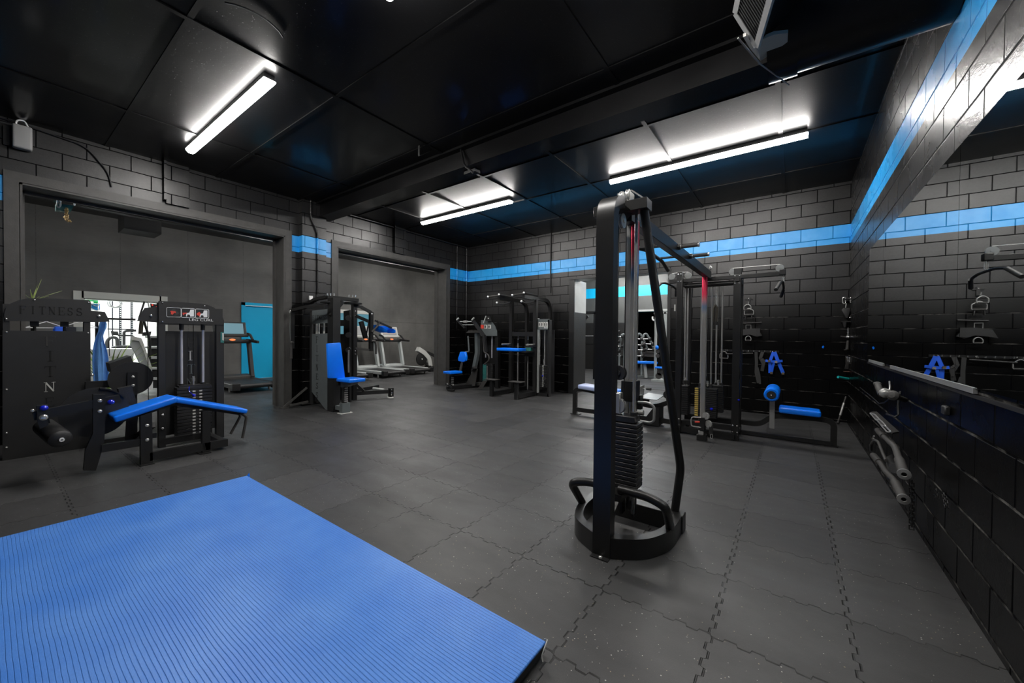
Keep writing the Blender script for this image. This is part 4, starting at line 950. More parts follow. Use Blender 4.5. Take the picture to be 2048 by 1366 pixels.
# swing arms
L0, L1, L2 = pt(650, 613, y=3.30), pt(584, 621, y=3.13), pt(583, 690, y=3.13)
b = MB(); b.tube([L0, pt(612, 614, y=3.2), L1], 0, sec=(.055, .05), up=(0, 0, 1)); b.out('swing_arm', M['tower_steel'], pm)
b = MB(); b.box(L1+Vector((-.04, -.03, -.66)), L1+Vector((.03, .03, .02))); b.out('arm_upright', M['tower_steel'], pm); bolt(pm, L1+Vector((0, -.03, -.02)), 'y-', .03)
b = MB(); b.tube([pt(586, 686, y=3.08), pt(583, 684, y=3.05), pt(582, 690, y=3.05), pt(582.5, 717, y=3.05)], .022, fil=.03); b.out('hand_grip', M['grip'], pm)
R0_, R1_, R2_ = pt(707, 611, x=-6.5), pt(742, 625, x=-6.45), pt(741.5, 702, x=-6.45)
b = MB(); b.tube([R0_, pt(722, 614, x=-6.47), R1_], 0, sec=(.055, .05), up=(0, 0, 1)); b.out('swing_arm', M['tower_steel'], pm)
b = MB(); b.box((R1_.x-.03, R1_.y-.03, R2_.z), (R1_.x+.03, R1_.y+.035, R1_.z+.01)); b.out('arm_upright', M['tower_steel'], pm); bolt(pm, R1_+Vector((.03, 0, -.03)), 'x+', .02)
b = MB(); b.bar(pt(711, 697, x=-6.55), pt(741, 700, x=-6.46), .04, .04); b.out('lower_link', M['grip'], pm)
b = MB(); b.bar(pt(722, 643, x=-6.6), pt(731, 676, x=-6.6), .05, .08); b.bar(pt(712, 632, x=-6.6), pt(738, 643, x=-6.6), .05, .05); b.bar(pt(731, 676, x=-6.6), pt(738, 644, x=-6.6), .02, .02); b.out('arm_lever', M['steel'], pm)
b = MB(); b.tube([pt(744, 664, x=-6.4), pt(755, 652, x=-6.4), pt(758, 645, x=-6.4), pt(754, 641, x=-6.4)], .02, fil=.05); b.out('hand_grip', M['grip'], pm)
b = MB(); b.tube([pt(743, 682, x=-6.4), pt(750, 682, x=-6.4), pt(752, 690, x=-6.4), pt(752, 708, x=-6.4)], .02, fil=.05); b.out('hand_grip', M['grip'], pm)
for (a, c, u) in (((744, 653), (768, 662), 0), ((762, 655), (784, 663), 0)):
    p, q = pt(*a, x=-6.75), pt(*c, x=-6.45); b = MB(); n = (q-p); b.pad((p+q)/2, n, Vector((.25, 0, .0)), Vector((0, 0, .085)), .025); b.out('arm_pad', M['vinyl'], pm)
b = MB(); b.bar(pt(750, 641, x=-6.5), pt(783, 656, x=-6.4), .06, .03); b.out('arm_pad_frame', M['steel'], pm)
# second upright with brackets, base
p = pt(706, 800, z=0); b = MB(); b.box((p.x-.05, p.y-.02, 0), (p.x+.045, p.y+.06, 1.90)); b.out('rear_upright', M['steel'], pm)
for v in (622, 632, 702, 708, 757): bolt(pm, Vector((p.x+.046, p.y+.02, pt(707, v, x=p.x+.046).z)), 'x+', .014)
for u0, u1, va, vb_, m_ in ((672, 688, 640, 652, 'shroud_grey'), (672, 688, 668, 800, 'shroud_grey')):
    poly([(u0, va), (u1, va), (u1, vb_), (u0, vb_)], (0, .006, 0), y=4.15).out('rear_shroud', M['shroud'], pm)
poly([(687, 622), (699, 620), (699, 806), (688, 806)], (0, .04, 0), y=4.1).out('pivot_column', M['steel'], pm)
for v in (636, 670, 700): b = MB(); c = pt(697, v, y=4.0); b.lathe(c, (.8, -.6, 0), [(0, 0), (0, .05), (.04, .05), (.04, 0)], 20); b.out('pivot_hub', M['rubber'], pm)
b = MB(); b.cyl(pt(697, 700, y=3.95), pt(697, 745, y=3.95), .016); b.out('shock_rod', M['chrome_dull'], pm)
e = pt(782, 795, z=0)
b = MB(); b.bar((p.x+.03, p.y+.05, .13), (e.x, e.y, .13), .05, .075); b.out('base_rail', M['steel'], pm)
b = MB(); b.box((e.x-.03, e.y-.05, 0.02), (e.x+.05, e.y+.03, .2)); b.out('end_bracket', M['steel'], pm)
for dx, z in ((0, .17), (0, .1), (.0, .06)): bolt(pm, (e.x+.05, e.y-.02, z), 'x+', .012)
b = MB(); b.lathe((e.x+.02, e.y-.03, 0), (0, 0, 1), [(0, 0), (0, .065), (.02, .06), (.02, 0)], 20); b.out('foot', M['offwhite'], pm)
b = MB(); b.bar(pt(711, 781, x=-7.05), pt(757, 773, x=-7.05), .05, .07); b.out('base_rail', M['steel'], pm)
b = MB(); b.cyl(pt(746, 777, x=-7.0), pt(768, 780, x=-6.8), .03); b.out('cross_tube', M['silver_plastic'], pm)
b = MB(); b.bar(pt(712, 768, x=-6.95), pt(728, 783, x=-6.85), .04, .05); b.out('base_brace', M['steel'], pm)
f = pt(568, 814, z=.02)
b = MB(); b.bar(f, pt(614, 775, y=Yp), .05, .03); b.bar(f+Vector((.1, .05, .03)), pt(616, 803, y=Yp), .05, .03); b.box(f+Vector((-.07, -.05, -.02)), f+Vector((.1, .05, -.008))); b.out('side_brace', M['trim_steel'], pm)
# seat
xb = -5.98
q = [pt(654.5, 687, x=xb), pt(682, 685, x=xb), pt(691, 757, x=xb), pt(657.5, 757, x=xb)]
b = MB(); b.prism(q, (-.055, 0, 0), .02); b.out('backrest', M['vinyl'], pm)
b = MB(); b.bar(pt(671, 700, x=xb-.08), pt(678, 770, x=xb-.08), .05, .05); b.out('back_post', M['steel'], pm)
s0, s1, s2 = pt(663, 771, x=xb-.0), pt(708, 770, x=-5.72), pt(690, 763, x=-5.85)
zs = .56
sc_ = Vector(((-6.02-5.66)/2, 3.52, zs)); b = MB(); b.pad(sc_, (.36, .02, 0), (-.01, .30, 0), (0, 0, .06), .022); b.out('seat_pad', M['vinyl'], pm)
b = MB(); b.prism([(-6.04, 3.45, .53), (-5.70, 3.45, .53), (-5.72, 3.45, .50), (-5.98, 3.45, .43), (-6.04, 3.45, .43)], (0, .12, 0)); b.out('seat_bracket', M['shroud_grey'], pm)
b = MB(); b.bar((-5.98, 3.50, .46), (-6.0, 3.50, .17), .06, .07); b.out('seat_post', M['steel'], pm)
for k in range(7):
    b = MB(); z = .19+k*.036; b.box((-5.968, 3.475, z), (-5.945, 3.535, z+.018)); b.out('adjuster_step', M['chrome_dull'], pm)
b = MB(); b.box((-6.30, 3.45, .04), (-5.97, 3.56, .11)); b.out('seat_rail', M['shroud_grey'], pm)
b = MB(); b.box((-6.03, 3.43, 0), (-5.94, 3.57, .17)); b.out('seat_foot', M['shroud_grey'], pm)
b = MB(); b.box((-6.05, 3.40, 0), (-5.92, 3.60, .008)); b.out('foot_plate', M['offwhite'], pm)
# ================================================================= SEATED ROW MACHINE in the far corner
rw = thing('seated_row_machine', 'seated row machine in the far left corner with small blue seat and chest pad', 'gym machine', (-6.5, 6.9, 0))
def B(p, q, w, h, name, mat='steel', **k):
    b = MB(); b.bar(p, q, w, h, **k); return b.out(name, M[mat], rw)
b = MB(); c = (pt(890, 744, y=6.40)+pt(921, 745, y=6.75))/2; b.pad(c, (.05, .36, 0), (.28, -.03, 0), (0, 0, .06), .02); b.out('seat_pad', M['vinyl'], rw)
b = MB(); q = [pt(920, 703.5, y=6.85), pt(929, 703.5, y=6.85), pt(931, 714, y=6.85), pt(930, 722, y=6.85), pt(925, 724, y=6.85), pt(916, 722, y=6.85), pt(915.5, 717, y=6.85)]
b.prism(q, (.02, .06, 0), .015); b.out('chest_pad', M['vinyl'], rw)
B(pt(924.5, 724, y=6.88), pt(920, 743, y=6.82), .06, .03, 'chest_post', 'grip')
bs = Vector((-6.62, 6.46, 0)); be = Vector((-6.42, 7.6, 0))
B(bs+Vector((0, 0, .05)), be+Vector((0, 0, .05)), .08, .07, 'base_rail')
B((-6.62, 6.62, .05), (-6.60, 6.62, .40), .06, .05, 'seat_post')
for k in range(5):
    b = MB(); b.box((-6.60, 6.57, .12+k*.04), (-6.54, 6.60, .135+k*.04)); b.out('adjuster_step', M['chrome_dull'], rw)
B(pt(891, 767, y=6.45), pt(905, 776, y=6.42), .03, .03, 'front_bracket'); B(pt(896, 780, z=.03), pt(908, 781, z=.03), .05, .04, 'front_foot')
for u, v in ((895, 768), (906, 770)): bolt(rw, pt(u, v, y=6.4), 'y-', .02)
b = MB(); b.tube([pt(954, 664, y=7.2), pt(955, 705, y=7.2), pt(949, 735, y=7.2), pt(944, 772, y=7.2)], 0, sec=(.09, .09), up=(1, 0, 0), fil=.05); b.out('main_column', M['shroud_grey'], rw)
poly([(932, 666), (937, 661), (956, 661), (960, 666)], (0, .15, 0), y=7.1).out('top_bracket', M['grip'], rw)
b = MB(); b.tube([pt(936, 672, y=6.95), pt(938, 703, y=6.95), pt(931, 704, y=6.9)], .018, fil=.03); b.out('handle_arm', M['shroud_grey'], rw)
b = MB(); b.tube([pt(966, 672, y=6.95), pt(968, 704, y=6.95), pt(976, 709, y=6.9), pt(979, 716, y=6.85), pt(977, 722, y=6.85), pt(969, 729, y=6.85)], .018, fil=.04); b.out('handle_arm', M['grip'], rw)
B(pt(946, 641, y=6.9), pt(968, 672, y=6.95), .06, .07, 'swing_arm', 'steel_dark'); B(pt(968, 670, y=6.95), pt(973, 704, y=6.95), .05, .06, 'swing_arm', 'steel_dark'); B(pt(915, 641, y=6.9), pt(930, 656, y=6.9), .04, .04, 'swing_arm', 'steel_dark')
B(pt(920, 643, y=6.9), pt(944, 643, y=6.9), .02, .02, 'top_link', 'silver_plastic'); B(pt(925, 649.5, y=6.9), pt(950, 649.5, y=6.9), .016, .016, 'top_link', 'silver_plastic')
B(pt(928, 643, y=6.88), pt(934, 643, y=6.88), .045, .05, 'link_sleeve', 'grey_plastic')
for (a, c) in (((913.5, 640), (917, 636)), ((944, 640), (948, 635.5))): B(pt(*a, y=6.85), pt(*c, y=6.85), .03, .03, 'arm_grip', 'silver_plastic')
poly([(929, 772), (937, 757), (944, 745), (949, 737), (955, 738), (950, 772)], (0, .02, 0), y=7.15).out('column_gusset', M['grip'], rw)
B(pt(946, 741, y=7.1), pt(950, 735, y=7.05), .10, .06, 'pivot_block', 'rubber')
poly([(956, 777), (966, 761), (974, 762), (964, 778)], (0, .015, .01), y=7.0).out('foot_rest', M['grip'], rw)
poly([(949, 765), (960, 766), (960, 771), (949, 771)], (0, .2, 0), y=7.3).out('rear_base', M['trim_steel'], rw)
poly([(962, 640), (975, 641), (984, 644), (990, 652), (994, 662), (994, 672), (962, 672)], (0, .008, 0), y=7.42).out('header_plate', M['shroud_grey'], rw)
for a, c in ((959, 964), (990, 996)): poly([(a, 665), (c, 665), (c, 776), (a, 776)], (0, .1, 0), y=7.45).out('shroud_side', M['steel'], rw)
poly([(964, 672), (990, 672), (990, 776), (964, 776)], (0, .01, 0), y=7.62).out('rear_shroud', M['steel'], rw)
for a, mt in ((961.5, 'red'), (968.5, 'offwhite'), (976, 'offwhite')):
    poly([(a, 649.5), (a+6, 650), (a+6, 657.5), (a, 657)], (0, -.003, 0), y=7.415).out('pictogram', M[mt], rw)
    if mt != 'red': poly([(a+1, 651), (a+3.5, 651), (a+3, 656), (a+1, 656)], (0, -.003, 0), y=7.411).out('pictogram_figure', M['shroud'], rw)
B(pt(967, 646, y=7.35), pt(972, 632, y=7.35), .02, .02, 'pulley_strut', 'silver_plastic'); poly([(972, 633), (978, 632), (982, 642), (973, 643)], (0, .03, 0), y=7.35).out('pulley_bracket', M['rubber'], rw); bolt(rw, pt(976.5, 637, y=7.345), 'y-', .018)
for u in (971.5, 984):
    p = pt(u, 690, y=7.5); b = MB(); b.cyl((p.x, p.y, .75), (p.x, p.y, 1.5), .014); b.out('guide_rod', M['rod'], rw)
a = pt(966.5, 727, y=7.46); c = pt(977, 757, y=7.46); stack(rw, a.x, pt(985, 727, y=7.46).x, 7.46, 7.58, .16, a.z, 16)
b = MB(); b.box((a.x-.01, 7.452, c.z-.1), (pt(973, 727, y=7.46).x, 7.459, a.z-.02)); b.out('stack_label', M['teal_paint'], rw)
for k in range(11):
    p = pt(974, 733+k*2.6, y=7.45); b = MB(); b.box((p.x-.012, 7.45, p.z-.004), (p.x+.012, 7.458, p.z+.008)); b.out('number_sticker', M['offwhite'], rw)
# ================================================================= DIP AND PULL-UP MACHINE against the back wall
dp = thing('assisted_pull_up_machine', 'tall black assisted pull-up and dip machine against the back wall with flat blue knee pad', 'gym machine', (-4.9, 7.0, 0))
def C(p, q, w, h, name, mat='steel', **k):
    b = MB(); b.bar(p, q, w, h, **k); return b.out(name, M[mat], dp)
xl, xr_ = pt(1022.5, 700, y=7.1).x, pt(1070.5, 700, y=7.1).x
zt = 2.13
for xx in (xl, xr_):
    b = MB(); b.tube([(xx, 6.62, zt), (xx, 7.73, zt), (xx, 7.73, 0)], 0, sec=(.075, .06), up=(1, 0, 0), fil=.30, n=10); b.out('arched_frame', M['tower_steel'], dp)
    b = MB(); b.box((xx-.04, 7.06, 0), (xx+.04, 7.14, zt-.02)); b.out('front_upright', M['tower_steel'], dp)
    b = MB(); b.box((xx-.035, 6.42, .02), (xx+.035, 7.73, .10)); b.out('base_rail', M['steel'], dp)
    b = MB(); b.box((xx-.035, 6.37, 0), (xx+.035, 6.44, .36)); b.out('step_post', M['steel'], dp)
    b = MB(); b.box((xx-.15, 6.30, .36), (xx+.15, 6.50, .375), .003); b.out('step_plate', M['grip'], dp)
    b = MB(); b.cyl((xx, 6.75, 1.12), (xx, 7.1, 1.12), .0175); b.out('dip_bar', M['chrome_dull'], dp)
    b = MB(); b.box((xx-.05, 7.0, 1.07), (xx+.05, 7.1, 1.13)); b.out('dip_bracket', M['steel'], dp)
    s = -1
    b = MB(); b.tube([(xx-.14, 6.42, zt+.02), (xx+.02, 6.62, zt+.06), (xx+.02, 6.95, zt+.05)], .0175, fil=.05); b.out('pull_up_grip', M['grip'], dp)
    b = MB(); b.tube([(xx+.06, 6.55, zt+.07), (xx+.16, 6.9, zt+.04)], .0175); b.out('pull_up_grip', M['grip'], dp)
    b = MB(); b.tube([(xx-.02, 6.58, zt-.10), (xx+.04, 6.66, zt-.14), (xx+.06, 6.95, zt-.08), (xx, 7.0, zt-.02)], .016, fil=.05); b.out('pull_up_grip', M['grip'], dp)
    for p in ((xx-.14, 6.42, zt+.02), (xx+.06, 6.55, zt+.07), (xx-.02, 6.58, zt-.10)):
        b = MB(); b.sph(p, .023); b.out('end_cap', M['white'], dp)
b = MB(); b.box((xl, 7.07, 1.30), (xr_, 7.13, 1.40)); b.out('cross_bar', M['tower_steel'], dp)
b = MB(); b.box((xl, 7.70, .02), (xr_, 7.76, .10)); b.out('rear_bar', M['steel'], dp)
for u in (1035.5, 1055.5):
    p = pt(u, 740, y=7.2); b = MB(); b.cyl((p.x, p.y, .10), (p.x, p.y, 1.32), .014); b.out('guide_rod', M['chrome_dull'], dp)
    b = MB(); b.cyl((p.x, p.y, 1.14), (p.x, p.y, 1.22), .022); b.out('rod_collar', M['rubber'], dp)
c = (pt(1001, 699, y=6.78)+pt(1045, 699, y=6.78))/2; w_ = pt(1045, 699, y=6.78).x-pt(1001, 699, y=6.78).x
b = MB(); b.pad(c, (w_, 0, 0), (0, .30, 0), (0, 0, .065), .02); b.out('knee_pad', M['vinyl'], dp)
b = MB(); b.box((c.x+.05, 6.75, .955), (c.x+.42, 7.25, .985)); b.box((c.x+.1, 7.15, .85), (c.x+.35, 7.28, 1.08)); b.out('pad_carriage', M['steel'], dp)
b = MB(); b.box((xr_-.20, 7.0, .97), (xr_-.06, 7.12, 1.05)); b.out('guide_block', M['teal_paint'], dp)
# stack tower at the right
xs0, xs1 = pt(1074, 650, y=7.12).x, pt(1098, 650, y=7.12).x
zq0, zq1 = pt(1086, 659, y=7.12).z, pt(1086, 638, y=7.12).z
b = MB(); b.box((xs0, 7.12, zq0), (xs1, 7.128, zq1)); b.out('header_plate', M['shroud_grey'], dp)
for k in range(4):
    a = 1077.3+k*4.9; poly([(a, 644), (a+4, 644.2), (a+4, 654.2), (a, 654)], (0, -.003, 0), y=7.118).out('pictogram', M['offwhite'], dp)
    poly([(a+.8, 646), (a+2.6, 647), (a+2., 653), (a+1.2, 652)], (0, -.002, 0), y=7.114).out('pictogram_figure', M['shroud'], dp)
poly([(1088, 655), (1096, 655.2), (1096, 656.4), (1088, 656.2)], (0, -.002, 0), y=7.118).out('caption_strip', M['white'], dp)
b = MB(); b.box((xs0-.02, 7.12, 0), (xs0+.02, 7.2, 1.70)); b.out('tower_side', M['silver_plastic'], dp)
b = MB(); b.box((xs1-.03, 7.12, 0), (xs1+.01, 7.22, 1.66)); b.out('tower_side', M['steel'], dp)
b = MB(); b.box((xs0, 7.36, .05), (xs1, 7.37, 1.45)); b.out('rear_shroud', M['steel_dark'], dp)
b = MB(); b.box((xs0, 7.12, .0), (xs1, 7.20, .06)); b.out('tower_base', M['steel'], dp)
for u in (1079.5, 1089.5):
    p = pt(u, 690, y=7.22); b = MB(); b.cyl((p.x, p.y, .6), (p.x, p.y, 1.5), .013); b.out('guide_rod', M['chrome'], dp)
a0 = pt(1079, 729, y=7.18); a1 = pt(1093, 775, y=7.18); h = (a0.z-a1.z)/17
for k in range(17):
    b = MB(); z = a1.z+k*h; b.box((a0.x, 7.18, z), (a1.x, 7.30, z+h-.008), .002); b.out('weight_plate', M['shroud'], dp)
    b = MB(); b.box(((a0.x+a1.x)/2-.02, 7.176, z+.006), ((a0.x+a1.x)/2+.02, 7.18, z+h-.014)); b.out('number_sticker', M['offwhite'], dp)
b = MB(); b.tube([((a0.x+a1.x)/2, 7.22, a0.z), ((a0.x+a1.x)/2, 7.22, a0.z+.12)], .012); b.out('cable_hook', M['chrome'], dp)
b = MB(); b.sph(((a0.x+a1.x)/2-.0, 7.165, .44), .016); b.out('selector_pin', M['blue_knob'], dp)
# ================================================================= things hanging on the walls
yw = YB-.05
def mb(): return MB()
# hook rail
b = MB(); p, q = pt(1441, 700, y=YB-.01), pt(1558, 700, y=YB-.01); b.box((p.x, YB-.018, p.z-.02), (q.x, YB, p.z+.012))
t = thing('hook_rail', 'long black hook rail screwed to the block wall behind the multi station', 'hook rail', ((p.x+q.x)/2, YB, p.z)); b.out('rail', M['steel'], t)
zr = p.z
for k in range(11):
    x = lerp(p, q, (k+.5)/11).x; b = MB(); b.tube([(x, YB-.015, zr-.01), (x, YB-.055, zr-.012), (x, YB-.06, zr+.01)], .004, seg=6); b.out('hook', M['chrome_dull'], t)
for k in (1, 5, 9): bolt(t, (lerp(p, q, k/10).x, YB-.018, zr), 'y-', .008)
def hang(name, label, cat, u, v, yy=yw, group=None):
    return thing(name, label, cat, pt(u, v, y=yy), group)
def tri_handle(u0, v0, u1, v1, label, yy=yw, mat='chrome'):
    a, c = pt(u0, v0, y=yy), pt(u1, v1, y=yy); m = (a.x+c.x)/2; h = a.z-c.z
    t = thing('d_handle', label, 'cable handle', (m, yy, c.z))
    b = MB(); b.tube([(a.x, yy, c.z), (c.x, yy, c.z), (c.x, yy, c.z+h*.62), (m+.015, yy, a.z), (m-.015, yy, a.z), (a.x, yy, c.z+h*.62)], .0065, seg=8, fil=.015, closed=True); b.out('bent_rod', M[mat], t)
    b = MB(); b.cyl((a.x+.01, yy, c.z), (c.x-.01, yy, c.z), .013); b.out('grip', M['grip'], t); return t
tri_handle(1440, 703, 1456, 717, 'silver cable handle hanging at the left end of the hook rail')
t = hang('straight_bar', 'black straight cable bar lying along the hook rail beside the silver handle', 'cable bar', 1470, 706)
b = MB(); b.cyl(pt(1452, 708, y=yw), pt(1506, 707, y=yw), .014); b.out('bar', M['steel'], t); b = MB(); c = pt(1496, 704, y=yw); b.tube([c+Vector((-.015, 0, 0)), c+Vector((.015, 0, 0)), c+Vector((0, 0, .03))], .004, closed=True, seg=6); b.out('eyelet', M['chrome'], t)
def strap(uvs, w, mat, name, parent, yy=yw, th=.006):
    b = MB(); b.tube([pt(u, v, y=yy+d) for u, v, d in uvs], 0, sec=(th, w), up=(1, 0, 0)); return b.out(name, M[mat], parent)
t = hang('black_strap', 'long black webbing strap hanging to the left of the blue harness', 'strap', 1513, 768)
strap([(1512, 704, 0), (1513, 725, -.01), (1512, 745, 0), (1517, 766, -.01)], .045, 'black_strap', 'webbing', t); strap([(1515, 735, -.012), (1519, 752, -.02), (1520, 768, -.02)], .03, 'black_strap', 'webbing_tail', t)
strap([(1504, 765, 0), (1512, 766, -.01)], .02, 'grip', 'end_tab', t)
t = hang('ankle_strap', 'black padded ankle strap bunched between the long strap and the blue harness', 'strap', 1525, 742)
strap([(1525, 704, 0), (1521, 716, -.02), (1527, 728, -.02), (1524, 742, -.01)], .05, 'black_strap', 'webbing', t); strap([(1521, 716, -.03), (1530, 722, -.03), (1526, 735, -.03)], .03, 'black_strap', 'cuff', t)
b = MB(); c = pt(1526, 719, y=yw-.03); b.tube([c+Vector((0, 0, .02)), c+Vector((.02, 0, -.01)), c+Vector((-.02, 0, -.01))], .004, closed=True, seg=6); b.out('ring', M['chrome_dull'], t)
t = hang('blue_harness', 'bright blue webbing harness hanging from the right end of the hook rail', 'harness', 1549, 748)
strap([(1547, 704, 0), (1540, 722, -.02), (1540, 746, -.01)], .045, 'blue_strap', 'shoulder_strap', t); strap([(1549, 704, -.01), (1556, 722, -.02), (1566, 746, -.01)], .05, 'blue_strap', 'shoulder_strap', t)
strap([(1531, 721, -.02), (1540, 723, -.035), (1552, 725, -.04), (1564, 722, -.02)], .03, 'blue_strap', 'cross_strap', t) 
b = MB(); b.bar(pt(1531, 721, y=yw-.03), pt(1541, 723, y=yw-.045), .01, .04); b.bar(pt(1541, 723, y=yw-.045), pt(1565, 722, y=yw-.03), .01, .038); b.out('belt', M['blue_strap'], t)
strap([(1549, 722, -.04), (1545, 735, -.03), (1543, 747, -.02)], .035, 'blue_strap', 'leg_strap', t)
for u, v in ((1538, 722), (1543, 746), (1566, 747), (1552, 724)):
    c = pt(u, v, y=yw-.055); b = MB(); b.box(c+Vector((-.018, -.004, -.018)), c+Vector((.018, .004, .018))); b.out('buckle', M['brass'] if v != 724 else M['chrome'], t)
# upper hook cluster
t = hang('wall_hook', 'black cross shaped wall hook above the hanging handles', 'hook', 1498, 612)
b = MB(); c = pt(1498, 598, y=YB-.01); b.box(c+Vector((-.055, -.01, -.008)), c+Vector((.055, .01, .008))); b.box(c+Vector((-.018, -.012, -.09)), c+Vector((.018, .01, .03))); b.out('plate', M['steel'], t); bolt(t, c+Vector((0, -.012, .01)), 'y-', .01)
b = MB(); b.tube([c+Vector((0, -.01, -.08)), c+Vector((0, -.09, -.09)), c+Vector((0, -.10, -.05))], .008, seg=8); b.out('prong', M['chrome'], t)
tri_handle(1488, 609, 1502, 619, 'upper silver cable handle on the cross shaped wall hook', YB-.13, 'chrome_dull')
tri_handle(1489, 617, 1507, 629, 'lower, larger silver cable handle on the cross shaped wall hook', YB-.10, 'chrome_dull')
t = hang('rowing_attachment', 'small black close grip rowing handle hanging under the silver handles', 'cable handle', 1497, 638, YB-.09)
b = MB(); b.tube([pt(1491, 638, y=YB-.09), pt(1492, 630, y=YB-.09), pt(1503, 630, y=YB-.09), pt(1504, 638, y=YB-.09)], .012); b.out('frame', M['steel'], t)
t = hang('knurled_bar', 'short black knurled bar on the block wall above the winged handle', 'cable bar', 1505, 646)
b = MB(); b.cyl(pt(1485, 647, y=yw), pt(1523, 645, y=yw), .013); b.out('bar', M['steel'], t)
t = hang('winged_handle', 'wide black winged pulldown handle hung on the block wall', 'cable handle', 1497, 673, YB-.08)
poly([(1474, 673), (1481, 660), (1500, 657), (1515, 657), (1524, 671), (1514, 674), (1500, 669), (1484, 671)], (0, .035, 0), y=YB-.09).out('body', M['shroud'], t)
b = MB(); b.box(pt(1512, 657, y=YB-.10), pt(1520, 672, y=YB-.05)); b.out('side_grip', M['rubber'], t)
b = MB(); b.tube([pt(1492, 658, y=YB-.08), pt(1492, 650, y=YB-.08), pt(1502, 650, y=YB-.08), pt(1502, 658, y=YB-.08)], .005, seg=6); b.out('eyelet', M['chrome_dull'], t)
tri_handle(1491, 672, 1502, 681, 'small dull cable handle hanging below the winged handle', YB-.07, 'chrome_dull')
b = MB(); c = pt(1646, 694, y=YB-.003); b.prism([c+Vector((-.012, 0, .009)), c+Vector((.003, 0, .024)), c+Vector((.015, 0, .006)), c+Vector((.003, 0, -.024)), c+Vector((-.012, 0, -.012))], (0, -.003, 0))
tag(b.out('sticker', M['vinyl']), 'tiny bright blue sticker alone on the block wall right of the harness', 'sticker')
# rope and chain in the multi station
t = thing('triceps_rope', 'black rope handle hanging on a chain inside the multi station', 'cable rope', (-.86, 5.80, 1.5))
c0, c1, c2 = pt(1434, 578, y=5.8), pt(1431, 610, y=5.8), pt(1429, 648, y=5.8)
b = MB()
n = 12
for k in range(n):
    p = lerp(c0, c1, (k+.5)/n); ax = (1, 0, 0) if k % 2 else (0, 1, 0)
    a = Vector(ax)*.008; L_ = (c0-c1).length/n*.6
    b.tube([p+a+Vector((0, 0, L_)), p-a+Vector((0, 0, L_)), p-a-Vector((0, 0, L_)), p+a-Vector((0, 0, L_))], .003, closed=True, seg=6)
o = b.out('chain', M['chrome_dull'], t); o['kind'] = 'stuff'
for s in (-.018, .018):
    b = MB(); b.tube([c1, c1+Vector((s, 0, -.04)), c2+Vector((s, 0, .02))], .014, seg=10); b.out('rope', M['hair_rope'], t); b = MB(); b.cyl(c2+Vector((s, 0, .03)), c2+Vector((s, 0, -.015)), .021); b.out('rope_end', M['rubber'], t)
b = MB(); p, q = pt(1349, 609, y=5.5), pt(1350, 622, y=5.5); b.box((p.x-.008, 5.51, q.z), (p.x+.012, 5.515, p.z)); o = b.out('warning_label', M['offwhite'], cx)
# ---- corner rack
yc_ = YB-.16
t = thing('corner_hook_bar', 'black double hook bracket high in the back right corner', 'hook', pt(1696, 600, y=YB-.03))
b = MB(); a, c = pt(1685, 599, y=yc_), pt(1708, 598, y=yc_); b.cyl(a, c, .012); b.box(((a.x+c.x)/2-.02, yc_, a.z-.02), ((a.x+c.x)/2+.02, YB, a.z+.03)); b.out('bar', M['steel'], t)
def carab(u0, v0, u1, v1, label, yy, mat='chrome'):
    a, c = pt(u0, v0, y=yy), pt(u1, v1, y=yy)
    b = MB(); b.tube([(a.x, yy, a.z), (c.x, yy, a.z), (c.x, yy, c.z), (a.x, yy, c.z)], .007, seg=8, fil=.03, closed=True)
    return tag(b.out('carabiner', M[mat]), label, 'carabiner')
carab(1685.5, 595, 1691, 607, 'left silver carabiner on the hook bracket in the back right corner', yc_)
carab(1701, 594, 1709, 606, 'right, wider silver carabiner on the hook bracket in the back right corner', yc_)
t = thing('cone_strap_bag', 'dark grey pointed canvas sling hanging under the left carabiner', 'sling', pt(1692, 636, y=yc_))
b = MB(); b.prism([pt(1683, 620, y=yc_), pt(1687, 616, y=yc_), pt(1700, 616, y=yc_), pt(1701, 620, y=yc_), pt(1696, 636, y=yc_), pt(1692, 636, y=yc_)], (0, .10, 0), .008); b.out('bag', M['shroud'], t)
b = MB(); b.tube([pt(1691, 616, y=yc_), pt(1693, 607, y=yc_)], .006); b.out('loop', M['chrome_dull'], t)
t = thing('studded_strap', 'black strap with silver studs hanging under the right carabiner', 'strap', pt(1706, 634, y=yc_+.03))
b = MB(); b.tube([pt(1704, 606, y=yc_+.03), pt(1704, 622, y=yc_+.03), pt(1712, 628, y=yc_+.03), pt(1700, 637, y=yc_+.03)], 0, sec=(.02, .05), up=(0, 1, 0)); b.out('webbing', M['black_strap'], t)
for u, v in ((1700, 635), (1703, 634.5), (1707, 631), (1711, 628)): bolt(t, pt(u, v, y=yc_+.0), 'y-', .011, name='stud')
t = thing('wall_shelf', 'small black bracket shelf in the back right corner under the sling', 'bracket', pt(1696, 656, y=YB))
b = MB(); a, c = pt(1683, 642, y=yc_), pt(1710, 644, y=yc_); b.box((a.x, yc_, c.z), (c.x-.02, YB, a.z)); b.prism([pt(1685, 644, y=yc_), pt(1693, 644, y=yc_), pt(1691, 655, y=yc_), pt(1688, 654, y=yc_)], (0, .06, 0)); b.out('plate', M['steel'], t)
def chain(name, label, P, Q, n, r=.003, w=.009, mat='chrome_dull'):
    b = MB(); P = Vector(P); Q = Vector(Q); L_ = (P-Q).length/n*.62
    d = (Q-P).normalized()
    for k in range(n):
        p = lerp(P, Q, (k+.5)/n); a = (Vector((1, 0, 0)) if k % 2 else Vector((0, 1, 0)))*w
        b.tube([p+a-d*L_, p-a-d*L_, p-a+d*L_, p+a+d*L_], r, closed=True, seg=6)
    o = tag(b.out(name, M[mat]), label, 'chain'); return o
chain('steel_chain', 'short steel chain hanging in the back right corner above the grey bar', pt(1696, 656, y=yc_), pt(1696, 673, y=yc_), 7)
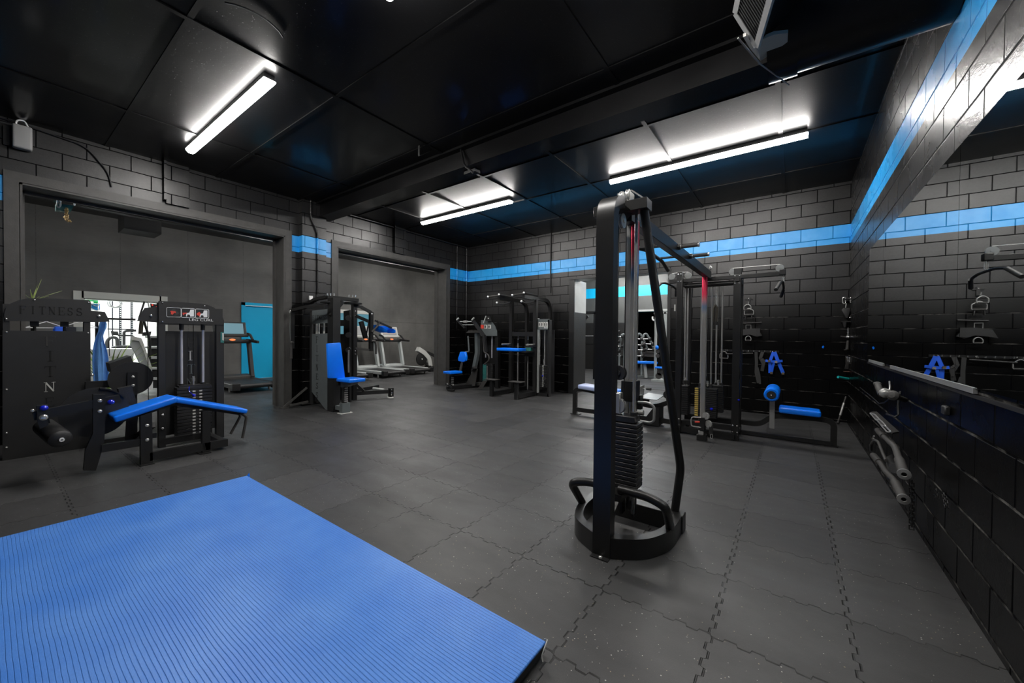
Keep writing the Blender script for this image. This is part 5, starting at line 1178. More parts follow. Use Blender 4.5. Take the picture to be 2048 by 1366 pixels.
t = thing('pulldown_handle', 'grey cable bar hung level on a chain in the back right corner', 'cable bar', pt(1697, 673, y=yc_))
b = MB(); b.tube([pt(1681, 673, y=yc_), pt(1694, 674, y=yc_), pt(1708, 674, y=yc_-.05), pt(1712, 672, y=yc_-.1)], .012); b.out('bar', M['grip'], t)
b = MB(); b.cyl(pt(1693, 673.5, y=yc_-.005), pt(1698, 674, y=yc_-.01), .019); b.out('collar', M['chrome'], t)
t = thing('hanging_bar', 'dull steel bar hanging vertically in the back right corner', 'cable bar', pt(1694, 700, y=yc_))
b = MB(); b.cyl(pt(1696, 681, y=yc_), pt(1694.5, 699, y=yc_), .016, .022); b.tube([pt(1688, 700, y=yc_), pt(1697, 699, y=yc_)], .008); b.out('bar', M['grip'], t)
t = thing('strap_bundle', 'bundle of silver clips with grey straps hanging low in the back right corner', 'strap', pt(1700, 745, y=yc_))
for k in range(6):
    u = 1692+k*3.2; b = MB(); b.tube([pt(u, 712+(k % 3), y=yc_-.01*k), pt(u+1.2, 718, y=yc_-.01*k), pt(u+.5, 724+(k % 2)*3, y=yc_-.01*k)], .006, seg=6); b.out('clip', M['chrome'], t)
for k, (u0, u1, v1) in enumerate(((1695, 1693, 738), (1701, 1703, 742), (1706, 1709, 744), (1699, 1700, 736))):
    b = MB(); b.tube([pt(u0, 716, y=yc_+.02*k), pt((u0+u1)/2+1, 728, y=yc_-.02), pt(u1, v1, y=yc_)], 0, sec=(.008, .045), up=(1, .3, 0)); b.out('webbing', M['shroud' if k % 2 else 'grip'], t)
t = thing('brown_strap', 'faded brown strap end beside the grey strap bundle', 'strap', pt(1695, 745, y=yc_)); b = MB(); b.tube([pt(1687, 743, y=yc_), pt(1700, 743, y=yc_), pt(1703, 739, y=yc_)], 0, sec=(.03, .012), up=(0, 0, 1)); b.out('webbing', simple('brown', (.10, .05, .035), .7), t)
t = thing('teal_handle_bar', 'teal foam handled bar sticking out of the back right corner', 'handle', pt(1688, 757, y=yc_))
b = MB(); b.cyl(pt(1676, 754, y=yc_-.1), pt(1697, 758, y=yc_), .020); b.out('foam_grip', M['teal'], t); b = MB(); b.cyl(pt(1697, 758, y=yc_), pt(1703, 759, y=yc_+.05), .012); b.out('rod', M['steel'], t)
b = MB(); b.tube([pt(1700, 760, y=yc_), pt(1704, 756, y=yc_), pt(1708, 755, y=yc_)], .006); b.out('green_tip', M['green_sign'], t)
t = thing('mop_handle', 'thin black and silver pole leaning in the back right corner by the floor', 'pole', pt(1676, 845, z=0.0))
p0, p1 = Vector((.49, 7.62, .03)), Vector((.60, 7.70, .46))
p0 = pt(1676, 845, y=7.62); p1 = pt(1692, 793, y=7.72)
b = MB(); b.tube([p0, p1], .012, seg=10); b.out('pole', M['grip'], t); b = MB(); b.cyl(lerp(p0, p1, .28), lerp(p0, p1, .75), .0145); b.out('sleeve', M['chrome_dull'], t); b = MB(); b.sph(p0, .024); b.out('foot', M['rubber'], t)
# ---- right wall rack of bars
xw = XR-.05
def R(u, v, d=0): return pt(u, v, x=xw-d)
t = thing('rope_end_handle', 'grey rubber grip handle with a chrome ball hung on the right wall', 'cable handle', R(1765, 780))
b = MB(); b.tube([R(1755, 769, .1), R(1759, 780, .1), R(1763, 789, .1)], .021); b.out('grip', M['grip'], t); b = MB(); b.sph(R(1755, 768, .1), .027, (1, 1, .7)); b.out('end_knob', M['grip'], t)
b = MB(); b.sph(R(1770, 786, .1), .035, (1, 1, 1)); b.cyl(R(1763, 789, .1), R(1768, 788, .1), .014); b.out('chrome_ball', M['chrome_dull'], t)
t = thing('round_cable_attachment', 'dull beige round ended handle hung on the right wall beside the chrome ball', 'cable handle', R(1789, 791)); b = MB(); b.lathe(R(1789, 792, .08), (-.6, -1, .3), [(-.14, .018), (0, .018), (.0, .032), (.025, .034), (.04, .02), (.042, 0)], 20); b.out('handle', M['grip'], t)
b = MB(); b.tube([R(1779, 763, 0), R(1780, 775, .02), R(1778, 786, .03)], .006, seg=8); tag(b.out('wall_hook', M['chrome_dull']), 'thin steel hook on the right wall above the round handle', 'hook')
b = MB(); b.tube([R(1720, 775, .0), R(1745, 795, .04), R(1758, 807, .04), R(1768, 806, .03), R(1778, 798, .02)], .004, seg=6); tag(b.out('loose_cable', M['steel']), 'thin loose cable sagging along the right wall under the handles', 'cable')
b = MB(); b.tube([R(1800, 783, .03), R(1796, 812, .05), R(1797, 830, .06), R(1790, 834, .08), R(1773, 828, .08)], .006, seg=6, fil=.03); tag(b.out('bent_wire_hook', M['steel']), 'thin black bent wire hook on the right wall above the spare plates', 'hook')
t = thing('slotted_foot_plate', 'dull steel slotted foot plate hung on the right wall over the bent bars', 'foot plate', R(1765, 850))
b = MB(); b.prism([R(1740, 826, .12), R(1752, 825, .05), R(1797, 866, .05), R(1784, 868, .10), R(1765, 850, .12)], (.004, 0, .010)); b.out('plate', M['grip'], t)
for k in range(3):
    b = MB(); a = [(1740, 826), (1752, 838), (1762, 850)][k]; b.tube([R(a[0], a[1], .12), R(a[0]+10, a[1]+3, .11), R(a[0]+20, a[1]+14, .11), R(a[0]+12, a[1]+14, .12)], .005, seg=6, closed=True, fil=.02); b.out('rim', M['chrome_dull'], t)
def bentbar(label, P, r=.021):
    t = thing('bent_pulldown_bar', label, 'cable bar', P[-1])
    b = MB(); b.tube(P, r*.8, fil=.05); b.out('bar', M['grip'], t)
    n = len(P)
    b = MB(); b.cyl(lerp(P[-2], P[-1], .15), P[-1], r*1.1); b.out('grip', M['grip'], t)
    b = MB(); b.cyl(P[0], lerp(P[0], P[1], .8), r*1.1); b.out('grip', M['grip'], t)
    d = (P[-1]-P[-2]).normalized(); b = MB(); b.lathe(P[-1]-d*.004, d, [(0, 0), (0, r*1.35), (.012, r*1.35), (.014, r*.6), (.008, r*.5)], 20); b.out('end_cap', M['chrome_dull'], t)
bentbar('upper black bent pulldown bar hung low on the right wall', [R(1756, 861, .06), R(1772, 877, .10), R(1790, 894, .12), R(1797, 915, .14), R(1808, 948, .16)])
bentbar('lower black bent pulldown bar hung low on the right wall, nearest the floor', [R(1747, 911, .10), R(1762, 928, .12), R(1771, 943, .12), R(1788, 960, .13), R(1807, 998, .14)])
t = thing('curved_bar', 'thin curved grey bar hung between the two bent bars on the right wall', 'cable bar', R(1760, 900))
b = MB(); b.tube([R(1742, 900, .06), R(1742, 888, .07), R(1750, 880, .08), R(1757, 884, .09), R(1765, 905, .10), R(1772, 921, .11)], .010, fil=.04); b.out('bar', M['grip'], t)
b = MB(); b.tube([R(1748, 878, .08), R(1746, 875, .08), R(1748, 872, .08)], .006); b.out('hook', M['chrome_dull'], t)
t = thing('foot_bracket', 'black folded steel bracket wedged between the bent bars on the right wall', 'bracket', R(1785, 935))
b = MB(); b.prism([R(1772, 915, .10), R(1780, 911, .08), R(1788, 925, .06), R(1774, 943, .10)], (.01, 0, .012)); b.prism([R(1776, 944, .10), R(1779, 928, .10), R(1795, 925, .10), R(1797, 948, .12)], (.03, .0, .0)); b.out('bracket', M['shroud'], t)
b = MB(); a, c = R(1868, 826, .0), R(1890, 812, .0); b.box((XR-.025, a.y, a.z), (XR, a.y-.07, a.z+.05), .006); tag(b.out('power_socket', M['shroud']), 'small black socket box on the right wall under the long silver channel', 'socket')
chain('hanging_chain', 'dark chain hanging on the right wall down to the floor edge', R(1823, 960, 0), (xw-.0, R(1823, 960).y-.03, .05), 16, .004, .011, 'steel')
chain('hanging_chain', 'short bright chain loop hung lower right wall, left one', R(1858, 975, 0)+Vector((.03,0,0)), R(1860, 993, 0)+Vector((.03,0,0)), 4, .0025, .007, 'steel')
chain('hanging_chain', 'short bright chain loop hung lower right wall, right one beside the left loop', R(1872, 983, 0)+Vector((.03,0,0)), R(1877, 1012, 0)+Vector((.03,0,0)), 6, .0025, .007, 'steel')
# ================================================================= CARDIO ROOM
def treadmill(name_label, xr, y0, y1, L=1.95, dark=False, screen=False, group='treadmills of the cardio room'):
    """rear rollers at xr facing the weights room, console towards the far wall"""
    t = thing('treadmill', name_label, 'treadmill', ((xr-L/2), (y0+y1)/2, 0), group)
    xf = xr-L; ym = (y0+y1)/2; fr = 'shroud' if dark else 'silver_plastic'
    b = MB(); b.box((xf+.25, y0+.12, .16), (xr-.05, y1-.12, .185), .004); b.out('belt', M['rubber'], t)
    for y in (y0, y1-.11):
        b = MB(); b.box((xf, y, .10), (xr-.06, y+.11, .20), .02); b.out('side_rail', M[fr], t)
        b = MB(); b.box((xr-.10, y-.02, .06), (xr+.03, y+.13, .22), .015); b.out('end_cap', M['rubber'], t)
        b = MB(); b.cyl((xr-.35, y+.05, 0), (xr-.35, y+.05, .1), .025); b.out('foot', M['chrome_dull'], t)
    b = MB(); b.cyl((xr-.03, y0+.1, .14), (xr-.03, y1-.1, .14), .05); b.out('rear_roller', M['shroud'], t)
    b = MB(); b.box((xf-.05, y0, .06), (xf+.45, y1, .27), .04); b.out('motor_hood', M[fr if not dark else 'grip'], t)
    for y in (y0+.03, y1-.10):
        b = MB(); b.bar((xf+.42, y+.035, .22), (xf+.22, y+.035, 1.08), .075, .12); b.out('console_post', M['steel' if dark else 'silver_plastic'], t)
        b = MB(); b.bar((xf+.12, y+.035, 1.14), (xf+.78, y+.035, 1.10), .06, .065, bev=.012); b.out('arm_rest', M['shroud'], t)
        b = MB(); b.tube([(xf+.15, y+.035, 1.30), (xf+.30, y+.035, 1.28), (xf+.46, y+.035, 1.15)], .03, fil=.1); b.out('hand_rail', M['grip' if dark else 'shroud'], t)
    b = MB(); b.box((xf+.15, y0+.05, 1.06), (xf+.32, y1-.05, 1.16), .03); b.out('cross_bar', M['shroud'], t)
    b = MB(); b.sph((xf+.30, ym, 1.15), .045, (1, 1.6, .6)); b.out('stop_button', M['led_orange'], t)
    c = Vector((xf+.14, ym, 1.42)); b = MB(); b.pad(c, (.06*.9, 0, .06*.2), (0, (y1-y0)*.78, 0), (-.10, 0, .34), .02); b.out('console', M['steel' if dark else 'offwhite'], t)
    b = MB(); b.pad(c+Vector((.032, 0, .01)), (.008, 0, .002), (0, (y1-y0)*.62, 0), (-.078, 0, .26), .003); b.out('screen', M['screen' if screen else 'grey_plastic'], t)
    b = MB(); b.box((xf+.12, y0+.08, 1.22), (xf+.26, y1-.08, 1.29), .02); b.out('console_tray', M['grip' if dark else 'offwhite'], t)
    return t
treadmill('dark treadmill with a lit screen in front of the blue door', -9.70, 3.12, 4.02, 1.75, True, True)
treadmill('silver treadmill partly hidden behind the blue backrest machine, leftmost of the far three', -9.78, 5.70, 6.55)
treadmill('silver treadmill in the middle of the far three', -9.85, 7.0, 7.92)
treadmill('silver treadmill in front of the rower, rightmost of the far three', -9.92, 8.08, 9.0)
# rower
t = thing('rowing_machine', 'light grey rowing machine with black flywheel behind the far right treadmill', 'rowing machine', (-11.5, 10.0, 0))
xq = -11.4
def Q(u, v): return pt(u, v, x=xq)
b = MB(); c = Q(842, 718); b.lathe(c, (1, 0, 0), [(0, 0), (0, .24), (.05, .25), (.06, .22), (.06, 0)], 40); b.out('flywheel', M['rubber'], t)
b = MB(); b.lathe(c+Vector((.06, 0, 0)), (1, 0, 0), [(0, .0), (0, .025), (.015, .02), (.016, 0)], 14); b.out('hub', M['white'], t)
b = MB(); b.tube([Q(835, 698), Q(846, 705), Q(856, 716), Q(859, 733)], 0, sec=(.17, .17), up=(1, 0, 0), fil=.1); b.out('housing', M['offwhite'], t)
b = MB(); b.bar(Q(855, 705), Q(874, 714), .10, .09); b.out('monitor_arm', M['shroud'], t)
b = MB(); b.bar(Q(852, 727), Q(880, 745), .10, .10); b.bar(Q(856, 731), Q(856, 745), .3, .08); b.out('rail', M['shroud'], t)
def box(a, c, mat, name, par=None, bev=0, **k):
    b = MB(); b.box(a, c, bev); return b.out(name, M[mat], par, **k)
# teal door-drive box with brass chain
t = thing('door_drive_box', 'small teal roller door drive box under the opening header with brass chain', 'drive box', pt(130, 410, x=XI-.05))
xv = XI-.12
poly([(112, 407), (148, 411), (141, 424), (112, 420)], (-.12, 0, 0), x=xv).out('box', M['teal_paint'], t)
b = MB(); b.tube([pt(115, 401, x=xv+.02), pt(114, 412, x=xv+.02), pt(117, 416, x=xv+.02), pt(121, 412, x=xv+.02), pt(121, 401, x=xv+.02)], .008, seg=8, fil=.02); b.out('hook', M['silver'], t)
b = MB(); a, c = pt(108, 401, x=xv), pt(118, 403, x=xv); b.box((xv-.1, a.y, c.z), (xv+.02, c.y, a.z)); b.out('hanger_plate', M['teal_paint'], t)
b = MB(); b.cyl(pt(149, 404, x=xv), pt(149, 411, x=xv), .008); b.out('hanger_rod', M['silver'], t)
b = MB()
rnd = random.Random(3)
P, Q2 = pt(133, 417, x=xv+.03), pt(133.5, 442, x=xv+.03)
for k in range(16):
    p = lerp(P, Q2, k/15)+Vector((rnd.uniform(-.006, .006), rnd.uniform(-.012, .012), 0)); b.sph(p, .013, (1, 1, 1.2), 8)
for k in range(6): b.sph(Q2+Vector((rnd.uniform(-.03, .03), rnd.uniform(-.035, .04), rnd.uniform(-.01, .05))), .012, seg=8)
o = b.out('chain', M['brass'], t); o['kind'] = 'stuff'
# coat rack with hoodie
t = thing('coat_rack', 'black coat rail with white hangers behind the fitness shroud', 'coat rack', (-8.6, .7, 0))
box((-8.62, .1, 1.50), (-8.58, 1.42, 1.53), 'steel', 'rail', t); box((-8.62, .12, 0), (-8.58, .16, 1.5), 'steel', 'leg', t); box((-8.62, .975, 0), (-8.58, 1.01, 1.5), 'steel', 'leg', t); box((-8.8, .10, 0), (-8.4, .18, .03), 'steel', 'foot', t); box((-8.8, .955, 0), (-8.4, 1.03, .03), 'steel', 'foot', t)
def hanger(u, label, x=-8.55, vt=646):
    p = pt(u, vt, x=x); b = MB(); b.tube([p+Vector((0, 0, .10)), p+Vector((0, 0, .02)), p+Vector((0, -.19, -.07)), p+Vector((0, .19, -.07)), p+Vector((0, 0, .02))], .006, seg=6, fil=.02)
    return tag(b.out('coat_hanger', M['white']), label, 'hanger')
hanger(93, 'white wire hanger seen through the gap of the fitness shroud, left one'); hanger(160, 'white wire hanger seen through the gap of the fitness shroud, right one')
for u, w_, mt, nm in ((118, 9, 'blue_strap', 'blue'), (141, 7, 'dark_cloth', 'black'), (158, 5, 'shroud_grey', 'grey')):
    p = pt(u, 700, x=-8.65); y_ = p.y; b = MB(); b.prism([(-8.75, y_-.05, 1.38), (-8.45, y_-.05, 1.38), (-8.42, y_-.06, .75), (-8.78, y_-.06, .75)], (0, .09, 0), .02)
    tag(b.out('hanging_jacket', M[mt]), nm+' garment hung on the coat rail behind the fitness shroud', 'jacket')
t = thing('blue_hoodie', 'light blue hoodie hanging beside the fitness shroud', 'hoodie', pt(202, 765, x=-8.45))
n = 26
def garment(outline_l, outline_r, x, depth, folds):
    bm = MB(); R_ = []
    N = len(outline_l)
    seg = 28
    for i in range(N):
        pl = pt(*outline_l[i], x=x); pr = pt(*outline_r[i], x=x); ring = []
        for k in range(seg):
            a = 2*PI*k/seg; f = (1-math.cos(a))/2
            p = lerp(pl, pr, f); d = math.sin(a)*depth*(.6+.4*math.sin(i*.5+f*folds))
            ring.append(bm.bm.verts.new(p+Vector((d+.018*math.sin(f*folds*2+i*.35), 0, 0))))
        R_.append(ring)
    for A_, B_ in zip(R_, R_[1:]):
        for k in range(seg): bm.bm.faces.new((A_[k], A_[(k+1) % seg], B_[(k+1) % seg], B_[k]))
    bm.bm.faces.new(R_[0]); bm.bm.faces.new(R_[-1][::-1]); return bm
ol = [(200, 641), (198, 647), (197, 655), (196, 663), (192, 672), (188, 684), (185, 700), (184, 720), (185, 742), (187, 764)]
orr = [(212, 643), (214, 648), (213, 656), (209, 664), (206, 672), (208, 684), (213, 698), (217, 718), (218, 742), (217, 764)]
garment(ol, orr, -8.45, .07, 9).out('body', M['hoodie'], t)
b = MB(); b.tube([pt(203, 644, x=-8.45), pt(206, 640, x=-8.45), pt(211, 644, x=-8.45)], .03, fil=.03); b.out('hood', M['hoodie'], t)
# plants
def blade(b, p, d, L, w, droop, n=9):
    d = Vector(d).normalized(); side = d.cross(Vector((0, 0, 1))).normalized() if abs(d.z) < .99 else Vector((0, 1, 0)); P = []
    pos = Vector(p); v = d.copy()
    for i in range(n+1):
        f = i/n; ww = w*math.sin(PI*min(1, f*.9+.12))*(1-f*.6); P.append((pos.copy(), ww)); v = (v+Vector((0, 0, -droop/n))).normalized(); pos += v*L/n
    up = side.cross(d).normalized()*.0015
    for (a, wa), (c, wc) in zip(P, P[1:]):
        vs = [b.bm.verts.new(q) for q in (a-side*wa+up, a+up*3, c+up*3, c-side*wc+up, a+side*wa+up, c+side*wc+up)]
        b.bm.faces.new((vs[0], vs[1], vs[2], vs[3])); b.bm.faces.new((vs[1], vs[4], vs[5], vs[2]))
pc = pt(66, 597, x=-8.9)
t = thing('potted_spider_plant', 'spiky spider plant whose leaves rise above the fitness shroud', 'plant', (pc.x, pc.y, pc.z-.30))
b = MB(); b.lathe((pc.x, pc.y, pc.z-.28), (0, 0, 1), [(0, 0), (0, .07), (.2, .095), (.22, .09), (.18, .08), (.17, 0)], 24); b.out('pot', M['white'], t)
b = MB()
for (u, v) in ((82, 562), (74, 572), (120, 583), (96, 593), (44, 586), (42, 597), (78, 594), (60, 580), (100, 600)):
    e = pt(u, v, x=pc.x); s_ = Vector((pc.x, pc.y, pc.z-.03)); d = (e-s_); flat = abs(d.z) < .5*abs(d.y)
    dd = d.normalized()+Vector((rnd.uniform(-.2, .2), 0, .45 if flat else .05)); blade(b, s_, dd, d.length*1.08, .014, 1.0 if flat else .12)
b.out('leaves', M['leaf_pale'], t)
b = MB(); b.cyl((pc.x, pc.y, 0), (pc.x, pc.y, .03), .16); b.cyl((pc.x, pc.y, .03), (pc.x, pc.y, pc.z-.30), .025); b.cyl((pc.x, pc.y, pc.z-.32), (pc.x, pc.y, pc.z-.285), .14); tag(b.out('plant_stand', M['steel']), 'slim plant stand under the spider plant', 'plant stand')
pc = Vector((-9.6, pt(222, 700, x=-9.6).y-.03, .0))
t = thing('potted_palm', 'potted green palm behind the light blue hoodie', 'plant', pc)
b = MB(); b.lathe(pc, (0, 0, 1), [(0, 0), (0, .14), (.32, .19), (.34, .18), (.28, .16), (.27, 0)], 24); b.out('pot', M['white'], t)
b = MB()
for k in range(26):
    a = k*2.4; el = .5+rnd.random()*1.1; blade(b, pc+Vector((0, 0, .3)), (math.cos(a)*.5, math.sin(a)*.5, el), .85+rnd.random()*.35, .02, .95)
b.out('leaves', M['leaf'], t)
# stair climber
t = thing('stair_climber', 'light grey stair climber with black handrails behind the leg curl machine', 'stair climber', (-11.2, 2.2, 0))
xk = -10.9
poly([(263, 672), (283, 676), (292, 700), (304, 735), (304, 778), (285, 778), (284, 735), (270, 705), (262, 690)], (-.10, 0, 0), x=xk).out('side_panel', M['silver_plastic'], t)
poly([(262, 672), (283, 676), (292, 700), (304, 735), (299, 738), (288, 704), (278, 682), (263, 680)], (-.03, 0, 0), x=xk+.04).out('panel_trim', M['offwhite'], t)
poly([(280, 760), (306, 758), (306, 779), (280, 779)], (-.6, 0, 0), x=xk+.05).out('base', M['white'], t)
b = MB(); b.tube([pt(289, 603, x=xk), pt(277, 640, x=xk), pt(290, 642, x=xk)], .016, fil=.04); b.out('hand_rail', M['grip'], t)
b = MB(); b.tube([pt(287, 640, x=xk), pt(300, 680, x=xk), pt(299, 735, x=xk)], .022, fil=.05); b.out('hand_rail', M['steel'], t)
b = MB(); b.tube([pt(296, 605, x=xk), pt(300, 622, x=xk), pt(300, 640, x=xk)], .012, fil=.04); b.out('hand_rail', M['offwhite'], t)
for k in range(5):
    v = 672+k*21; poly([(296, v), (316, v), (316, v+4), (296, v+4)], (-.25, 0, 0), x=xk-.1).out('step', M['silver_plastic'], t)
    poly([(296, v+4), (316, v+4), (316, v+20), (296, v+20)], (-.02, 0, 0), x=xk-.15).out('step_riser', M['steel'], t)
b = MB(); b.tube([pt(284, 638, x=xk-.2), pt(282, 655, x=xk-.2), pt(281, 668, x=xk-.2)], .035); tag(b.out('battle_rope', M['hair_rope']), 'dark twisted rope hanging beside the stair climber handrail', 'rope')
poly([(285, 665), (303, 663), (301, 671), (287, 672)], (-.12, 0, 0), x=xk-.3).out('console', M['rubber'], t)
poly([(301, 607), (315, 609), (316, 617), (302, 616)], (-.05, 0, 0), x=xk-.3).out('display', M['rubber'], t)
for u, v in ((305, 610), (313, 614)): b = MB(); b.sph(pt(u, v, x=xk-.29), .012); b.out('display_light', M['led_red'], t)
# bright room
xg = -14.2
t = thing('exit_sign', 'green sign hanging above the blue sign in the bright doorway', 'sign', pt(183, 602, x=XW-.35))
poly([(170, 598), (196, 601), (196, 607.5), (187, 606.5), (187, 603), (170, 601.5)], (-.02, 0, 0), x=XW-.35).out('panel', M['green_sign'], t)
t = thing('number_sign', 'blue sign with white sideways 22 in the bright doorway', 'sign', pt(190, 614, x=XW-.35))
poly([(182, 607), (196, 608), (196, 620.5), (182, 619)], (-.02, 0, 0), x=XW-.35).out('panel', M['blue_sign'], t)
c = pt(188.5, 614.3, x=XW-.343); fonttext('22', .21, M['white'], 'numerals', t, c, basis((0, 0, -1), (0, 1, 0)), .002)
b = MB(); b.tube([pt(199, 608, x=XW-.4), pt(199, 620, x=XW-.4), pt(196.5, 620, x=XW-.4)], .008, seg=6); b.out('sign_frame', M['blue_sign'], t)
t = thing('squat_rack', 'dark blue punched squat rack in the bright room', 'squat rack', (xg, 2.2, 0))
for u, w_ in ((225.5, 2), (241, 4.5), (264, 4)):
    a = pt(u-w_/2, 640, x=xg); c = pt(u+w_/2, 640, x=xg)
    pr = box((xg-.07, a.y, 0), (xg, c.y, 2.35), 'dark_cloth', 'upright', t)
    for k in range(22):
        if w_ < 3: continue
        b = MB(); yy = (a.y+c.y)/2; b.cyl((xg-.001, yy, 1.1+k*.052), (xg+.003, yy, 1.1+k*.052), .012, seg=10); b.out('punched_hole', M['offwhite'], pr)
box((xg-.07, pt(216, 657, x=xg).y, pt(216, 659, x=xg).z), (xg-.02, pt(268, 657, x=xg).y, pt(216, 657, x=xg).z), 'rubber', 'cross_bar', t)
box((xg-1.2, pt(241, 640, x=xg).y, 2.25), (xg-.07, pt(243.5, 640, x=xg).y, 2.32), 'dark_cloth', 'top_rail', t)
t = thing('gymnastic_rings', 'pair of white rings hanging in the bright room', 'rings', pt(230, 606, x=-13.6))
for du in (0, 5):
    c = pt(227+du, 606, x=-13.6); b = MB(); b.tube([c+Vector((0, .11*math.cos(a), .11*math.sin(a))) for a in [2*PI*k/24 for k in range(24)]], .014, closed=True); b.out('ring', M['white'], t)
b = MB(); c = pt(230, 598, x=-13.6); b.box((c.x-.01, c.y-.015, c.z-.05), (c.x+.01, c.y+.015, 2.62)); b.out('strap', M['grip'], t)
t = thing('reception_counter', 'white counter top in the bright room', 'counter', (-13.4, 2.0, 0))
a, c = pt(212, 698, x=-13.3), pt(266, 712, x=-13.3); box((-13.8, a.y-1.0, .0), (-13.35, c.y, c.z), 'white_paint', 'base', t); box((-13.85, a.y-1.05, c.z), (-13.3, c.y+.02, a.z), 'white', 'top', t)
t = thing('exercise_bike', 'black exercise bike in the bright room behind the counter', 'exercise bike', (-14.6, 2.3, 0))
xe = -13.95
poly([(222, 662), (236, 663), (238, 671), (224, 670)], (-.06, 0, 0), x=xe).out('console', M['shroud'], t)
b = MB(); b.tube([pt(214, 698, x=xe), pt(214, 682, x=xe), pt(222, 674, x=xe), pt(234, 676, x=xe), pt(235, 698, x=xe)], .035, fil=.1); b.out('frame', M['rubber'], t)
b = MB(); b.tube([pt(248, 690, x=xe), pt(248, 662, x=xe), pt(272, 661, x=xe)], .03, fil=.06); b.out('handle_bar', M['rubber'], t)
b = MB(); b.tube([pt(236, 671, x=xe), pt(266, 671, x=xe), pt(275, 690, x=xe)], .022, fil=.05); b.out('side_bar', M['rubber'], t)
b = MB(); c = pt(248, 694, x=xe); b.sph(c, .16, (.5, 1.5, .3)); b.out('saddle', M['rubber'], t); box((xe-.35, c.y-.25, 0), (xe-.2, c.y+.2, .12), 'rubber', 'foot', t); box((xe-.05, c.y-.04, .1), (xe+.03, c.y+.04, c.z), 'rubber', 'seat_post', t)
t = thing('storage_cabinet', 'grey storage cabinet against the far wall of the bright room', 'cabinet', (-16.4, 3.6, 0)); box((-16.65, 3.2, 0), (-16.2, 4.6, 1.1), 'grey_wall', 'body', t); box((-16.198, 3.25, .05), (-16.19, 3.88, 1.05), 'grey_plastic', 'door', t); box((-16.198, 3.92, .05), (-16.19, 4.55, 1.05), 'grey_plastic', 'door', t)
b = MB(); c = pt(292, 618, x=XI-.02)
# orange bottles / poster seen between the openings
t = thing('wall_poster', 'small blue and white poster on the far room wall left of the treadmill consoles', 'poster', (XW+.02, 5.9, 1.75))
ya_, yb_ = pt(667, 620, x=XW+.02).y, pt(742, 640, x=XW+.02).y
t2 = thing('serving_window', 'cream framed window with blue panes behind the chest fly machine', 'window', (XW, (ya_+yb_)/2, 1.4))
b = MB(); a, c = pt(668, 618, x=XW+.02), pt(742, 700, x=XW+.02)
za, zc = a.z, 1.20
for (p, q) in (((a.y-.02, zc), (a.y+.07, za)), ((c.y-.09, zc), (c.y, za)), ((a.y, za-.12), (c.y, za)), ((a.y, zc), (c.y, zc+.06)), (((a.y+c.y)/2-.03, zc), ((a.y+c.y)/2+.03, za))): b.box((XW, p[0], p[1]), (XW+.03, q[0], q[1]))
b.out('frame', M['white_paint'], t2)
b = MB(); b.box((XW, a.y, zc), (XW+.008, c.y, za)); b.out('pane', simple('pane_cyan', (.16, .42, .55), .2), t2)
COL.objects.unlink(t); bpy.data.objects.remove(t)
b = MB(); a = pt(448, 668, x=X0+.01)
poly([(441, 664), (448, 664), (448, 686), (441, 685)], (.002, 0, 0), x=X0+.002).out('side_label', M['teal_paint'], lc)
poly([(444.5, 666), (447.5, 666), (447.5, 681), (444.5, 680)], (.001, 0, 0), x=X0+.0045).out('label_text', M['offwhite'], lc)
# ================================================================= STRENGTH ROOM
def G(u, v, y): return pt(u, v, y=y)
t = thing('power_rack', 'dark power rack seen through the doorway beside the back wall', 'power rack', (-5.2, 11.2, 0))
yy = 11.0
p0, p1 = G(1150, 626, yy), G(1192, 625, yy)
box((p0.x-1.0, yy, p0.z-.05), (p1.x, yy+.08, p0.z+.04), 'steel', 'top_beam', t); b = MB(); b.bar(G(1150, 660, yy), G(1176, 632, yy), .06, .06); b.out('brace', M['steel'], t)
box((p0.x-1.0, yy, 0), (p0.x-.92, yy+.08, p0.z), 'steel', 'upright', t); box((p1.x-.08, yy, 0), (p1.x, yy+.08, p0.z), 'steel', 'upright', t)
yb2 = 9.4
t = thing('barbell_on_rails', 'plate loaded smith bar with chrome sleeve just inside the doorway', 'smith machine', (-4.85, yb2, 0))
for u in (1147.5, 1150):
    p = G(u, 700, yb2); b = MB(); b.cyl((p.x, yb2, .35), (p.x, yb2, 1.6), .014); b.out('guide_rod', M['chrome_dull'], t)
c = G(1150, 741, yb2); b = MB(); b.lathe(c-Vector((.03, 0, 0)), (1, 0, 0), [(0, 0), (0, .10), (.01, .125), (.04, .125), (.05, .10), (.05, 0)], 32); b.lathe(c-Vector((.032, 0, 0)), (1, 0, 0), [(0, 0), (0, .05), (.056, .05), (.056, 0)], 24); b.out('weight_plate', M['rubber'], t)
b = MB(); b.lathe(c+Vector((.018, 0, 0)), (1, 0, 0), [(0, .052), (.006, .056), (.006, .072), (0, .076)], 24); b.out('plate_ring', M['chrome_dull'], t)
b = MB(); e = G(1169, 743, yb2); b.cyl((c.x-.3, yb2, c.z), (e.x, yb2, c.z), .022); b.out('sleeve', M['chrome'], t)
poly([(1138, 752), (1146, 752), (1152, 766), (1148, 770), (1138, 770)], (0, .1, 0), y=yb2).out('foot_gusset', M['shroud'], t); box((c.x-.15, yb2-.1, 0), (c.x+.05, yb2+.5, .05), 'steel', 'base', t)
t = thing('wall_mounted_bar', 'thin steel bar fixed level across the wall of the strength room', 'bar', G(1170, 672, 13.9)); b = MB(); b.cyl(G(1146, 672, 13.9), G(1192, 672, 13.9), .018); b.out('bar', M['chrome_dull'], t)
b = MB(); p, q = G(1191, 660, 13.9), G(1194, 672, 13.9); b.box((p.x, 13.88, q.z), (q.x, 13.92, p.z)); b.out('end_tab', M['offwhite'], t)
